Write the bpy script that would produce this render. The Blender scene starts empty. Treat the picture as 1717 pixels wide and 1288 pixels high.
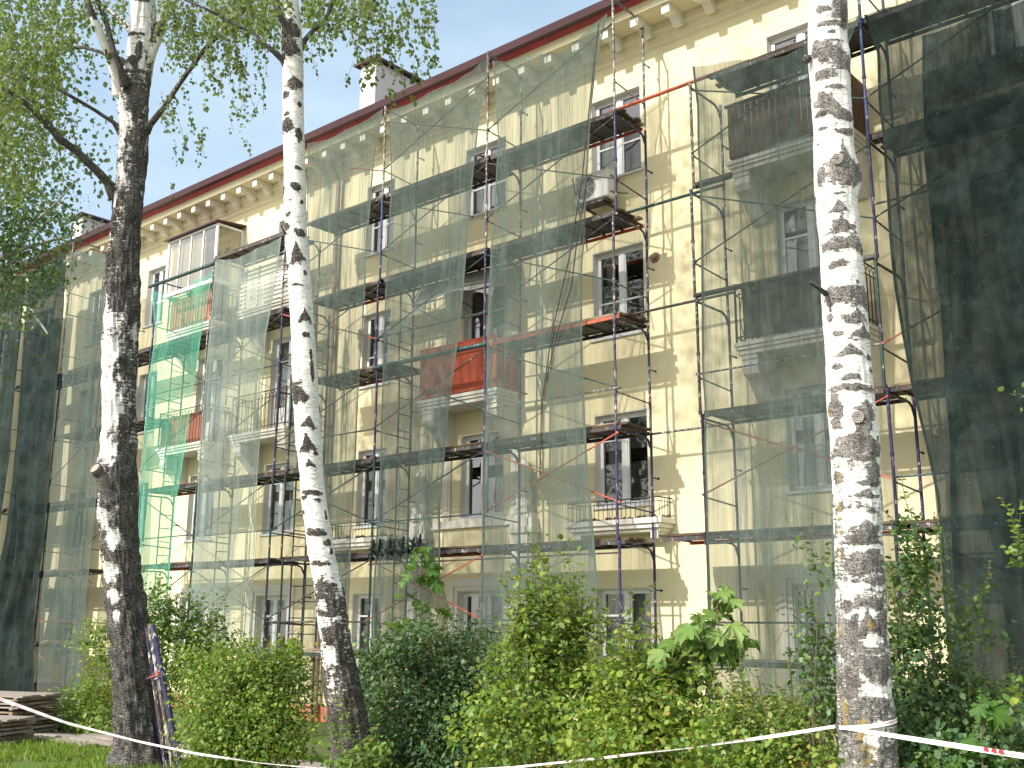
import bpy, math, random
import numpy as np
from mathutils import Vector
random.seed(7)
RNG = np.random.default_rng(11)
sc = bpy.context.scene
COL = sc.collection

# ------------------------------------------------------------------ camera
W, H, F = 1717.0, 1288.0, 1800.0
D, ZC = 16.6, 2.3
PITCH, YAW, ROLL = math.radians(12.7), math.radians(40.7), math.radians(0.35)
FW = np.array([-math.sin(YAW)*math.cos(PITCH), math.cos(YAW)*math.cos(PITCH), math.sin(PITCH)])
RT = np.array([math.cos(YAW), math.sin(YAW), 0.0])
UP = np.cross(RT, FW)
_c, _s = math.cos(ROLL), math.sin(ROLL)
RT, UP = _c*RT + _s*UP, _c*UP - _s*RT
CAM = np.array([0.0, -D, ZC])
cd = bpy.data.cameras.new('camera')
cam = bpy.data.objects.new('camera', cd)
COL.objects.link(cam)
cd.sensor_width = 36.0
cd.lens = F/W*36.0
cd.clip_end = 400
from mathutils import Matrix
cam.matrix_world = Matrix(((RT[0], UP[0], -FW[0], CAM[0]), (RT[1], UP[1], -FW[1], CAM[1]), (RT[2], UP[2], -FW[2], CAM[2]), (0, 0, 0, 1)))
sc.camera = cam

def ray(px, py):
    return FW*F + RT*(px - 858.5) - UP*(py - 644.0)
def at(px, py, y):            # measured point on the vertical plane at distance y from the facade
    r = ray(px, py); t = (y - CAM[1])/r[1]
    return CAM + r*t
def dp(px, py, depth):        # measured point at a given distance in front of the camera
    return CAM + ray(px, py)/F*depth

# ------------------------------------------------------------------ sky, sun, exposure
SUN_EL, SUN_AZ = math.radians(34), math.radians(9)
sd = Vector((-math.sin(SUN_AZ)*math.cos(SUN_EL), -math.cos(SUN_AZ)*math.cos(SUN_EL), math.sin(SUN_EL)))
w = bpy.data.worlds.new("World"); sc.world = w; w.use_nodes = True
nt = w.node_tree; nt.nodes.clear()
def N(t, **k):
    n = nt.nodes.new(t)
    for a, b in k.items(): setattr(n, a, b)
    return n
out = N('ShaderNodeOutputWorld'); bg = N('ShaderNodeBackground')
sky = N('ShaderNodeTexSky', sky_type='NISHITA', sun_disc=False, sun_elevation=SUN_EL, sun_rotation=math.atan2(sd.x, sd.y) % (2*math.pi), air_density=1.0, dust_density=1.6, ozone_density=1.6)
tc = N('ShaderNodeTexCoord'); mp = N('ShaderNodeMapping'); mp.inputs['Scale'].default_value = (1.0, 1.0, 3.2)
nz = N('ShaderNodeTexNoise'); nz.inputs['Scale'].default_value = 2.3; nz.inputs['Detail'].default_value = 7; nz.inputs['Roughness'].default_value = .55
rp = N('ShaderNodeValToRGB'); rp.color_ramp.elements[0].position = .40; rp.color_ramp.elements[1].position = .72
rp.color_ramp.elements[0].color = (.48, .48, .48, 1); rp.color_ramp.elements[1].color = (1, 1, 1, 1)
mx = N('ShaderNodeMix', data_type='RGBA')
# clouds: bluish white away from the sun, bright towards it
vd = N('ShaderNodeVectorMath', operation='DOT_PRODUCT'); vd.inputs[1].default_value = tuple(sd)
cr = N('ShaderNodeValToRGB'); cr.color_ramp.elements[0].position = .05; cr.color_ramp.elements[1].position = .85
cr.color_ramp.elements[0].color = (.255, .325, .375, 1); cr.color_ramp.elements[1].color = (1, .98, .95, 1)
cs = N('ShaderNodeVectorMath', operation='SCALE'); cs.inputs['Scale'].default_value = 11.0
nt.links.new(tc.outputs['Generated'], vd.inputs[0]); nt.links.new(vd.outputs['Value'], cr.inputs[0]); nt.links.new(cr.outputs[0], cs.inputs[0]); nt.links.new(cs.outputs[0], mx.inputs[7])
L = nt.links.new
L(tc.outputs['Generated'], mp.inputs[0]); L(mp.outputs[0], nz.inputs[0]); L(nz.outputs[0], rp.inputs[0])
L(rp.outputs[0], mx.inputs[0]); L(sky.outputs[0], mx.inputs[6]); L(mx.outputs[2], bg.inputs[0]); L(bg.outputs[0], out.inputs[0])
bg.inputs[1].default_value = 0.15
sl = bpy.data.lights.new('sun', 'SUN'); sl.energy = 3.7; sl.angle = math.radians(.8); sl.color = (1.0, .95, .87)
so = bpy.data.objects.new('sun', sl); COL.objects.link(so)
so.rotation_euler = sd.to_track_quat('Z', 'Y').to_euler()
sc.view_settings.view_transform = 'Standard'; sc.view_settings.look = 'None'
sc.view_settings.exposure = 0.77; sc.view_settings.gamma = 1
sc.cycles.transparent_max_bounces = 24
sc.cycles.max_bounces = 6; sc.cycles.diffuse_bounces = 3; sc.cycles.glossy_bounces = 2; sc.cycles.transmission_bounces = 4
try:
    sc.cycles.use_denoising = True
    sc.cycles.denoiser = 'OPENIMAGEDENOISE'
except Exception: pass

# ------------------------------------------------------------------ helpers
class MB:
    def __init__(s): s.v = []; s.f = []; s.m = []
    def poly(s, pts, m=0):
        i = len(s.v); s.v += [tuple(p) for p in pts]; s.f.append(tuple(range(i, i+len(pts)))); s.m.append(m)
    def box(s, x0, x1, y0, y1, z0, z1, m=0):
        i = len(s.v)
        s.v += [(x0,y0,z0),(x1,y0,z0),(x1,y1,z0),(x0,y1,z0),(x0,y0,z1),(x1,y0,z1),(x1,y1,z1),(x0,y1,z1)]
        for q in ((0,3,2,1),(4,5,6,7),(0,1,5,4),(1,2,6,5),(2,3,7,6),(3,0,4,7)):
            s.f.append(tuple(i+k for k in q)); s.m.append(m)
    def prism(s, prof, x0, x1, m=0):      # profile in (y,z), extruded along x
        n = len(prof); i = len(s.v)
        s.v += [(x0, y, z) for y, z in prof] + [(x1, y, z) for y, z in prof]
        s.f.append(tuple(i+k for k in range(n))); s.m.append(m)
        s.f.append(tuple(i+n+k for k in reversed(range(n)))); s.m.append(m)
        for k in range(n):
            a, b = k, (k+1) % n
            s.f.append((i+b, i+a, i+n+a, i+n+b)); s.m.append(m)
    def tube(s, pts, r, n=8, m=0, cap=True):
        pts = [Vector(p) for p in pts]
        rs = r if isinstance(r, (list, tuple)) else [r]*len(pts)
        i0 = len(s.v); prev = None
        for k, p in enumerate(pts):
            t = (pts[min(k+1, len(pts)-1)] - pts[max(k-1, 0)])
            if t.length < 1e-9: t = Vector((0, 0, 1))
            t.normalize()
            if prev is None:
                a = t.orthogonal().normalized()
            else:
                a = prev - t*prev.dot(t)
                a = a.normalized() if a.length > 1e-6 else t.orthogonal().normalized()
            prev = a; b = t.cross(a)
            for j in range(n):
                an = 2*math.pi*j/n
                s.v.append(tuple(p + (a*math.cos(an) + b*math.sin(an))*rs[k]))
        for k in range(len(pts)-1):
            for j in range(n):
                q = i0+k*n
                s.f.append((q+j, q+(j+1) % n, q+n+(j+1) % n, q+n+j)); s.m.append(m)
        if cap:
            s.f.append(tuple(i0+j for j in reversed(range(n)))); s.m.append(m)
            q = i0+(len(pts)-1)*n
            s.f.append(tuple(q+j for j in range(n))); s.m.append(m)
    def build(s, name, mats, parent=None, smooth=False, bevel=0):
        me = bpy.data.meshes.new(name)
        me.from_pydata(s.v, [], s.f)
        for mt in (mats if isinstance(mats, (list, tuple)) else [mats]): me.materials.append(mt)
        me.polygons.foreach_set('material_index', s.m)
        if smooth: me.polygons.foreach_set('use_smooth', [True]*len(s.f))
        me.update()
        return link(name, me, parent, bevel)
def link(name, me, parent=None, bevel=0):
    o = bpy.data.objects.new(name, me); COL.objects.link(o)
    if parent is not None: o.parent = parent
    if bevel:
        b = o.modifiers.new('bevel', 'BEVEL'); b.width = bevel; b.segments = 1; b.limit_method = 'ANGLE'
    return o
def thing(name, label, cat, group=None, loc=(0, 0, 0)):
    o = bpy.data.objects.new(name, None); COL.objects.link(o); o.location = loc; o.empty_display_size = .2
    return tag(o, label, cat, group)
def tag(o, label, cat, group=None):
    o['label'] = label; o['category'] = cat
    if group: o['group'] = group
    return o
def struct(o, kind='structure'):
    o['kind'] = kind; return o

def vnoise(p, seed=0):
    p = np.asarray(p, float); i = np.floor(p); f = p - i; f = f*f*(3-2*f)
    def h(a):
        q = a[..., 0]*127.1 + a[..., 1]*311.7 + a[..., 2]*74.7 + seed*53.3
        v = np.sin(q)*43758.5453
        return v - np.floor(v)
    r = 0
    for dx in (0, 1):
        for dy in (0, 1):
            for dz in (0, 1):
                wt = (f[..., 0] if dx else 1-f[..., 0])*(f[..., 1] if dy else 1-f[..., 1])*(f[..., 2] if dz else 1-f[..., 2])
                r = r + wt*h(i + np.array([dx, dy, dz]))
    return r*2-1
def fbm(p, seed=0, o=3):
    r = 0; a = 1.; s = 0
    for k in range(o):
        r = r + a*vnoise(np.asarray(p)*2**k, seed+k*7); s += a; a *= .5
    return r/s

# ------------------------------------------------------------------ materials
def mat(name):
    m = bpy.data.materials.new(name); m.use_nodes = True
    t = m.node_tree; t.nodes.clear()
    return m, t
class G:
    """small node graph helper"""
    def __init__(s, name): s.m, s.t = mat(name); s.o = s.n('ShaderNodeOutputMaterial')
    def n(s, ty, **k):
        n = s.t.nodes.new(ty)
        for a, b in k.items(): setattr(n, a, b)
        return n
    def l(s, a, b): s.t.links.new(a, b)
    def coord(s, scale=(1, 1, 1), kind='Object'):
        c = s.n('ShaderNodeTexCoord'); mpp = s.n('ShaderNodeMapping'); mpp.inputs['Scale'].default_value = scale
        s.l(c.outputs[kind], mpp.inputs[0]); return mpp.outputs[0]
    def noise(s, scale, detail=4, rough=.55, sc3=(1, 1, 1), kind='Object', dist=0):
        n = s.n('ShaderNodeTexNoise'); n.inputs['Scale'].default_value = scale; n.inputs['Detail'].default_value = detail
        n.inputs['Roughness'].default_value = rough; n.inputs['Distortion'].default_value = dist
        s.l(s.coord(sc3, kind), n.inputs[0]); return n.outputs[0]
    def ramp(s, x, stops, interp='LINEAR'):
        r = s.n('ShaderNodeValToRGB'); r.color_ramp.interpolation = interp
        e = r.color_ramp.elements
        while len(e) < len(stops): e.new(.5)
        for k, (p, c) in enumerate(stops):
            e[k].position = p
            c = (c, c, c) if not isinstance(c, (tuple, list)) else c
            e[k].color = (*c, 1)
        s.l(x, r.inputs[0]); return r.outputs[0]
    def mix(s, f, a, b, blend='MIX'):
        m = s.n('ShaderNodeMix', data_type='RGBA', blend_type=blend)
        for i, v in ((0, f), (6, a), (7, b)):
            if isinstance(v, (int, float)): m.inputs[i].default_value = v if i == 0 else (v, v, v, 1)
            elif isinstance(v, (tuple, list)): m.inputs[i].default_value = (*v, 1)
            else: s.l(v, m.inputs[i])
        return m.outputs[2]
    def math(s, op, a, b=0.0, clamp=False):
        m = s.n('ShaderNodeMath', operation=op); m.use_clamp = clamp
        for i, v in ((0, a), (1, b)):
            if isinstance(v, (int, float)): m.inputs[i].default_value = v
            else: s.l(v, m.inputs[i])
        return m.outputs[0]
    def bump(s, h, strength=.3, dist=.01):
        b = s.n('ShaderNodeBump'); b.inputs['Strength'].default_value = strength; b.inputs['Distance'].default_value = dist
        s.l(h, b.inputs['Height']); return b.outputs[0]
    def pbr(s, col, rough=.8, normal=None, spec=.3, metal=0., out=True):
        p = s.n('ShaderNodeBsdfPrincipled')
        if isinstance(col, (tuple, list)): p.inputs['Base Color'].default_value = (*col, 1)
        else: s.l(col, p.inputs['Base Color'])
        if isinstance(rough, (int, float)): p.inputs['Roughness'].default_value = rough
        else: s.l(rough, p.inputs['Roughness'])
        p.inputs['Specular IOR Level'].default_value = spec; p.inputs['Metallic'].default_value = metal
        if normal is not None: s.l(normal, p.inputs['Normal'])
        if out: s.l(p.outputs[0], s.o.inputs[0])
        return p.outputs[0]

def m_plaster(name, col, dirt, amt=.35):
    g = G(name)
    big = g.noise(.45, 5, .6); st = g.noise(1.0, 5, .6, (5, 5, .45)); fine = g.noise(60, 3, .6)
    c = g.mix(g.ramp(big, [(.35, 0), (.7, amt*.7)]), col, tuple(a*b for a, b in zip(col, (.90, .86, .80))))
    c = g.mix(g.ramp(st, [(.55, 0), (.78, .45)]), c, dirt)
    pat = g.noise(2.2, 2, .4)
    c = g.mix(g.ramp(pat, [(.60, 0), (.63, .28)]), c, tuple(min(1, a*1.1) for a in col))
    p2 = g.noise(.9, 4, .65, (1, 1, 1.4), dist=.6)
    c = g.mix(g.ramp(p2, [(.62, 0), (.64, .16)]), c, tuple(a*b for a, b in zip(col, (.86, .84, .84))))
    dr = g.noise(1.0, 6, .75, (24, 24, .8)); c = g.mix(g.ramp(dr, [(.60, 0), (.72, .35)]), c, dirt)
    g.pbr(c, .9, g.bump(g.math('ADD', fine, g.math('MULTIPLY', big, 2.)), .25, .01), .15)
    return g.m
M = {}
M['yellow'] = m_plaster('plaster_yellow', (.68, .615, .395), (.53, .475, .33))
M['white'] = m_plaster('plaster_white', (.70, .675, .60), (.45, .42, .35), .5)
M['soffit'] = m_plaster('plaster_cornice', (.72, .66, .48), (.50, .42, .28), .6)
M['plinth'] = m_plaster('plinth', (.42, .17, .10), (.25, .13, .09))
def m_flat(name, col, rough=.5, var=.12, scale=6, spec=.4, bumpy=.1, metal=0.):
    g = G(name); n = g.noise(scale, 4)
    c = g.mix(g.ramp(n, [(.3, 0), (.7, 1)]), tuple(a*(1-var) for a in col), tuple(min(1, a*(1+var)) for a in col))
    g.pbr(c, rough, g.bump(g.noise(scale*8, 3), bumpy, .004), spec, metal); return g.m
M['pvc'] = m_flat('window_frame_white', (.66, .67, .66), .35, .05)
M['oldframe'] = m_flat('old_white_paint', (.66, .64, .58), .6, .1)
M['roofred'] = m_flat('roof_red', (.24, .03, .035), .45, .25, 2)
M['roofdark'] = m_flat('roof_maroon', (.055, .018, .024), .5, .2, 2)
M['grey'] = m_flat('grey_metal', (.42, .43, .42), .5, .15, 3)
M['sill'] = m_flat('sill_metal', (.55, .56, .55), .4, .1, 3)
M['acwhite'] = m_flat('ac_white', (.66, .67, .63), .5, .05)
M['dark'] = m_flat('dark_void', (.02, .02, .02), .8, .1)
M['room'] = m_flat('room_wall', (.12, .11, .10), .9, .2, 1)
M['iron'] = m_flat('iron_paint', (.10, .055, .04), .6, .3, 20)
M['ironblack'] = m_flat('iron_black', (.03, .028, .025), .6, .3, 20)
M['pipebrown'] = m_flat('downpipe_brown', (.30, .20, .155), .5, .2, 3)
M['chimney'] = m_plaster('chimney_render', (.56, .52, .50), (.36, .33, .31), .9)
def m_boards(name, a, b, scale3=(4, 4, .5)):
    g = G(name); n = g.noise(6, 5, .6, scale3); n2 = g.noise(1.5, 3)
    c = g.mix(g.ramp(n, [(.3, 0), (.7, 1)]), a, b)
    c = g.mix(g.ramp(n2, [(.45, 0), (.7, .5)]), c, tuple(x*.6 for x in a))
    g.pbr(c, .8, g.bump(n, .3, .01), .2); return g.m
M['redpanel'] = m_boards('panel_rust_red', (.30, .060, .032), (.40, .095, .05), (5, 5, .3))
M['redcloth'] = m_boards('sheet_red_brown', (.42, .15, .10), (.55, .24, .16), (5, 5, .4))
M['brownslat'] = m_boards('boards_grey_brown', (.095, .058, .045), (.17, .105, .08), (7, 7, .4))
M['brownsheet'] = m_boards('sheet_dark_brown', (.075, .045, .035), (.12, .075, .055), (4, 4, .5))
M['awning'] = m_boards('awning_metal', (.30, .29, .25), (.48, .47, .42), (3, .7, 1))
M['wood'] = m_boards('old_planks', (.20, .14, .09), (.36, .28, .19), (.6, 8, 8))
M['woodgrey'] = m_boards('weathered_planks', (.21, .175, .145), (.35, .31, .27), (.6, 8, 8))
M['wooddark'] = m_boards('dark_planks', (.055, .036, .024), (.115, .078, .05), (.6, 8, 8))

def m_paint(name, col, alt, spat=.62):
    g = G(name); big = g.noise(1.3, 3, .6, (1, 1, 1.2)); sp = g.noise(34, 4, .7, (1, 1, .45)); sp2 = g.noise(9, 3, .6, (1, 1, .6))
    c = g.mix(g.ramp(big, [(.48, 0), (.56, 1)]), col, alt)
    f = g.ramp(g.math('ADD', g.math('MULTIPLY', sp, .7), g.math('MULTIPLY', sp2, .3)), [(spat-.06, 0), (spat-.02, .85)])
    c = g.mix(f, c, (.55, .53, .48))
    g.pbr(c, .5, g.bump(sp, .2, .003), .35); return g.m
M['purple'] = m_paint('paint_purple', (.022, .018, .070), (.035, .03, .09), .64)
M['purpleworn'] = m_paint('paint_purple_worn', (.03, .026, .07), (.08, .065, .06), .60)
M['green'] = m_paint('paint_dark_green', (.016, .055, .047), (.02, .035, .045), .65)
M['bluep'] = m_paint('paint_blue', (.03, .055, .15), (.028, .03, .10), .65)
M['steel'] = m_paint('steel_dark', (.035, .033, .035), (.06, .042, .035), .64)
M['orange'] = m_paint('paint_orange', (.46, .095, .045), (.34, .075, .045), .64)
M['worn'] = m_paint('paint_spattered', (.06, .05, .055), (.11, .085, .075), .57)

def m_glass():
    g = G('window_glass')
    tr = g.n('ShaderNodeBsdfTransparent'); tr.inputs[0].default_value = (.76, .80, .80, 1)
    gl = g.n('ShaderNodeBsdfGlossy'); gl.inputs['Roughness'].default_value = .02
    nb = g.bump(g.noise(1.1, 2), .12, .05); g.l(nb, gl.inputs['Normal'])
    fr = g.n('ShaderNodeFresnel'); fr.inputs[0].default_value = 1.6
    f = g.math('ADD', g.math('MULTIPLY', fr.outputs[0], 1.6), .07, True)
    ms = g.n('ShaderNodeMixShader'); g.l(f, ms.inputs[0]); g.l(tr.outputs[0], ms.inputs[1]); g.l(gl.outputs[0], ms.inputs[2])
    g.l(ms.outputs[0], g.o.inputs[0]); return g.m
M['glass'] = m_glass()
def m_curtain(name, col):
    g = G(name); d = g.n('ShaderNodeBsdfDiffuse'); t = g.n('ShaderNodeBsdfTranslucent')
    d.inputs[0].default_value = (*col, 1); t.inputs[0].default_value = (*col, 1)
    ms = g.n('ShaderNodeMixShader'); ms.inputs[0].default_value = .4
    g.l(d.outputs[0], ms.inputs[1]); g.l(t.outputs[0], ms.inputs[2]); g.l(ms.outputs[0], g.o.inputs[0]); return g.m
M['curtain'] = m_curtain('curtain_white', (.55, .54, .50))
M['curtaingrey'] = m_curtain('curtain_grey', (.28, .27, .25))
M['curtainyellow'] = m_curtain('curtain_cream', (.70, .60, .38))

def m_net(name, col, lo, hi, streak=1.0, dapple=0.0, trans=.45):
    """knitted scaffold netting: open mesh, so partly see-through; denser in the folds and doubled strips"""
    g = G(name)
    s1 = g.noise(1.0, 5, .7, (13, 13, .22)); s2 = g.noise(1.0, 3, .6, (2.2, 2.2, .35)); s3 = g.noise(1.0, 2, .5, (55, 55, 1.2))
    f = g.math('ADD', g.math('ADD', g.math('MULTIPLY', s1, .42*streak), g.math('MULTIPLY', s2, .38)), g.math('MULTIPLY', s3, .2+.42*(1-streak)))
    a = g.ramp(f, [(.38, lo), (.49, (lo*.7+hi*.3)), (.62, hi)])
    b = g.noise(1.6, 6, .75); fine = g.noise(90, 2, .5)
    c = g.mix(g.ramp(b, [(.42, 0), (.72, .35+dapple)]), col, tuple(min(.8, x*1.9+q) for x, q in zip(col, (.024, .030, .028))))  # pale blotches; on the dark nets they paint in sun dapples
    c = g.mix(g.ramp(g.noise(38, 3, .8), [(.69, 0), (.72, .7)]), c, (.55, .56, .52))
    c = g.mix(g.ramp(fine, [(.3, .25), (.7, 0)]), c, tuple(x*.5 for x in col))
    uvn = g.n('ShaderNodeUVMap'); sx = g.n('ShaderNodeSeparateXYZ'); g.l(uvn.outputs[0], sx.inputs[0])
    a = g.math('ADD', a, g.ramp(sx.outputs[0], [(.0, .45), (.035, .40), (.05, 0)]), True)
    d = g.n('ShaderNodeBsdfDiffuse'); t = g.n('ShaderNodeBsdfTranslucent'); g.l(c, d.inputs[0]); g.l(c, t.inputs[0])
    m1 = g.n('ShaderNodeMixShader'); m1.inputs[0].default_value = trans; g.l(d.outputs[0], m1.inputs[1]); g.l(t.outputs[0], m1.inputs[2])
    tr = g.n('ShaderNodeBsdfTransparent'); m2 = g.n('ShaderNodeMixShader')
    g.l(a, m2.inputs[0]); g.l(tr.outputs[0], m2.inputs[1]); g.l(m1.outputs[0], m2.inputs[2]); g.l(m2.outputs[0], g.o.inputs[0])
    return g.m
M['net'] = m_net('net_grey_green', (.118, .155, .138), .42, .90)
M['netpale'] = m_net('net_pale', (.25, .31, .28), .40, .86)
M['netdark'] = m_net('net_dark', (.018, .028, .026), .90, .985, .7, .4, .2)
M['netdark2'] = m_net('net_dark_edge', (.024, .034, .031), .74, .97, .8, .3, .25)  # colour lowered to carry the shade of the birch crowns
M['netshaded'] = m_net('net_shaded', (.013, .022, .020), .72, .97, .9, .45, .15)  # darker still: crown shade painted into the outer layer's colour
M['netgreen'] = m_net('net_bright_green', (.13, .44, .31), .30, .74, .8)

def m_leaf(name, stops, trans=.35, rough=.45):
    g = G(name); gi = g.n('ShaderNodeNewGeometry')
    c = g.ramp(gi.outputs['Random Per Island'], stops)
    cl = g.noise(1.9, 2, .5)
    c = g.mix(g.ramp(cl, [(.35, 0), (.65, .35)]), c, tuple(x*.7 for x in stops[0][1]))
    p = g.pbr(c, rough, None, .35, out=False)
    t = g.n('ShaderNodeBsdfTranslucent'); g.l(g.mix(.5, c, (.30, .42, .03), 'ADD' if False else 'MIX'), t.inputs[0])
    ms = g.n('ShaderNodeMixShader'); ms.inputs[0].default_value = trans
    g.l(p, ms.inputs[1]); g.l(t.outputs[0], ms.inputs[2]); g.l(ms.outputs[0], g.o.inputs[0]); return g.m
M['leafbirch'] = m_leaf('leaf_birch', [(0, (.045, .085, .022)), (.5, (.10, .165, .045)), (1, (.22, .29, .11))], .48)
M['leafdark'] = m_leaf('leaf_dark', [(0, (.035, .085, .038)), (.6, (.07, .14, .058)), (1, (.14, .22, .09))], .27, .42)
M['leafmid'] = m_leaf('leaf_mid', [(0, (.065, .15, .032)), (.6, (.16, .28, .06)), (1, (.30, .40, .12))], .44)
M['leaflime'] = m_leaf('leaf_lime', [(0, (.14, .23, .030)), (.6, (.28, .38, .055)), (.94, (.40, .46, .10)), (1, (.42, .25, .08))], .5)
M['leafmaple'] = m_leaf('leaf_maple', [(0, (.13, .23, .05)), (.6, (.19, .31, .075)), (1, (.28, .38, .12))], .38, .42)
M['leafmapledark'] = m_leaf('leaf_maple_young', [(0, (.055, .14, .02)), (1, (.11, .23, .035))], .4, .5)
M['grass'] = m_leaf('grass_blades', [(0, (.14, .25, .03)), (1, (.28, .40, .07))], .4, .6)
M['stem'] = m_flat('twig_brown', (.11, .075, .05), .8, .3, 15)
M['twigpale'] = m_flat('twig_pale', (.30, .28, .25), .8, .3, 15)

def m_bark(name, light=(.74, .72, .68), dark=(.030, .026, .022), grey=(.30, .28, .25), gfleck=.5, lent=1.0):
    g = G(name)
    at_ = g.n('ShaderNodeAttribute'); at_.attribute_name = 'mark'
    li = g.n('ShaderNodeAttribute'); li.attribute_name = 'lichen'
    n = g.noise(26, 6, .75); n2 = g.math('ADD', g.math('MULTIPLY', g.noise(105, 4, .65), .6), g.math('MULTIPLY', g.noise(1.0, 4, .7, (22, 95, 1), 'UV'), .4)); mpn = g.noise(7, 4, .6)
    nh = g.noise(1.0, 5, .75, (7, 46, 1), 'UV')
    e = g.math('ADD', at_.outputs['Fac'], g.math('ADD', g.math('MULTIPLY', g.math('SUBTRACT', n, .5), 1.5), g.math('MULTIPLY', g.math('SUBTRACT', nh, .5), 1.4)))
    fac = g.ramp(e, [(.46, 0), (.54, 1)])
    lt = g.noise(1.0, 4, .7, (9, 120, 1), 'UV'); lt2 = g.noise(1.0, 3, .6, (3.5, 26, 1), 'UV')
    lf = g.math('MULTIPLY', g.ramp(lt, [(.53, 0), (.58, .8*lent)]), g.ramp(lt2, [(.40, .1), (.55, 1)]))
    base = g.mix(g.ramp(mpn, [(.4, 0), (.75, .4)]), light, tuple(x*.80 for x in light))
    base = g.mix(lf, base, (.12, .10, .085))
    dk = g.mix(g.ramp(n2, [(.52-.12*gfleck, 0), (.60, 1)]), dark, grey)
    dk = g.mix(g.ramp(mpn, [(.35, 0), (.65, .6)]), dk, dark)
    c = g.mix(fac, base, dk)
    ln = g.math('ADD', li.outputs['Fac'], g.math('MULTIPLY', g.math('SUBTRACT', n, .5), 1.3))
    c = g.mix(g.ramp(ln, [(.46, 0), (.60, .75)]), c, (.32, .22, .05))
    hgt = g.math('ADD', g.math('MULTIPLY', n2, .5), g.math('MULTIPLY', g.math('MULTIPLY', n, fac), 1.5))
    g.pbr(c, .85, g.bump(hgt, .7, .008), .15); return g.m
M['bark'] = m_bark('birch_bark', gfleck=.3)
M['barkgrey'] = m_bark('birch_bark_flecked', dark=(.040, .036, .032), grey=(.42, .40, .37), gfleck=.8, lent=.9)
M['barkdark'] = m_bark('birch_bark_old', dark=(.016, .014, .012), grey=(.33, .31, .285), gfleck=.5)

def m_ground():
    g = G('ground'); a = g.noise(1.2, 5); b = g.noise(14, 5, .7)
    c = g.mix(g.ramp(a, [(.4, 0), (.6, 1)]), (.075, .13, .025), (.10, .085, .055))
    c = g.mix(g.ramp(b, [(.4, 0), (.7, .6)]), c, (.12, .19, .04))
    g.pbr(c, .95, g.bump(b, .8, .03), .1); return g.m
M['ground'] = m_ground()
M['path'] = m_plaster('concrete_path', (.40, .36, .32), (.25, .22, .19), .6)
M['tape'] = None

# ------------------------------------------------------------------ ground
def gz(x, y):
    t = min(1, max(0, (-y-3.5)/5.7)); t = t*t*(3-2*t)
    return .15+.55*t
mb = MB()
xs = [-150, -90, -60]+[-50+1.0*i for i in range(64)]+[20, 40, 90]
ys = [-80, -50, -30, -22]+[-20+.5*i for i in range(44)]+[8, 30, 90, 150]
for y in ys:
    for x in xs:
        z = gz(x, y)+.03*float(vnoise(np.array([x*.8, y*.8, 0]), 3))
        mb.v.append((x, y, z))
nx = len(xs)
for j in range(len(ys)-1):
    for i in range(nx-1):
        mb.f.append((j*nx+i, j*nx+i+1, (j+1)*nx+i+1, (j+1)*nx+i)); mb.m.append(0)
struct(mb.build('ground', M['ground'], smooth=True))
mb = MB()
for k in range(70):
    x0 = -46+k*.75
    y0, y1 = -8.75, -7.45
    mb.poly([(x0+.006, y0, gz(0, y0)+.05), (x0+.744, y0, gz(0, y0)+.05), (x0+.744, y1, gz(0, y1)+.05), (x0+.006, y1, gz(0, y1)+.05)])
    mb.poly([(x0+.006, y0, gz(0, y0)-.05), (x0+.744, y0, gz(0, y0)-.05), (x0+.744, y0, gz(0, y0)+.05), (x0+.006, y0, gz(0, y0)+.05)])
struct(mb.build('path', M['path']))

mb = MB()
for k in range(60):
    for j in range(8):
        x0, y0 = -70+k*2.0, -30+j*2.0
        mb.poly([(x0+.01, y0+.01, .78), (x0+1.99, y0+.01, .78), (x0+1.99, y0+1.99, .78), (x0+.01, y0+1.99, .78)])
struct(mb.build('bounce_pavement', M['path']))  # unseen paving added around and behind the camera to bounce sunlight onto the facade
# ------------------------------------------------------------------ building
X0, X1, ZT = -47.0, 3.0, 13.98
bld = thing('apartment_building', 'four storey pale yellow stucco apartment building with white cornice and dark red roof', 'building')
colA = [-11.55, -18.55, -28.6, -32.2, -39.0, -3.9]
colB = [-7.55, -15.1, -22.0, -25.4, -35.6, -0.2]
ROWS = [(1.35, 3.0), (4.5, 6.3), (7.8, 9.62), (11.1, 12.93)]
openings = []
wins = []
for x in colA:
    wd = .62 if abs(x+11.55) < .1 else .5
    for r, (a, b) in enumerate(ROWS):
        if r == 0: a = 1.2
        wins.append((x, r, x-wd, x+wd, a, b, 'A'))
for x in colB:
    for r, (a, b) in enumerate(ROWS):
        door = (r == 2) or (r == 3 and abs(x+15.1) > .1)
        if x == -35.6: door = False
        if r == 3 and abs(x+15.1) < .1: a = 11.25
        wins.append((x, r, x-.62, x+.62, (7.0 if r == 2 else 10.3) if door else a, b, 'door' if door else 'B'))
openings = [(wd[2], wd[3], wd[4], wd[5]) for wd in wins]
mb = MB()
gx = sorted(set([X0, X1]+[v for o in openings for v in o[:2]]))
gzs = sorted(set([.5, ZT]+[v for o in openings for v in o[2:]]))
for i in range(len(gx)-1):
    for j in range(len(gzs)-1):
        cx, cz = (gx[i]+gx[i+1])/2, (gzs[j]+gzs[j+1])/2
        if any(o[0] < cx < o[1] and o[2] < cz < o[3] for o in openings): continue
        mb.poly([(gx[i], 0, gzs[j]), (gx[i+1], 0, gzs[j]), (gx[i+1], 0, gzs[j+1]), (gx[i], 0, gzs[j+1])])
mb.poly([(X0, 12, -.3), (X0, 0, -.3), (X0, 0, ZT), (X0, 12, ZT)]); mb.poly([(X1, 0, -.3), (X1, 12, -.3), (X1, 12, ZT), (X1, 0, ZT)])
mb.poly([(X1, 12, -.3), (X0, 12, -.3), (X0, 12, ZT), (X1, 12, ZT)])
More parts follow.
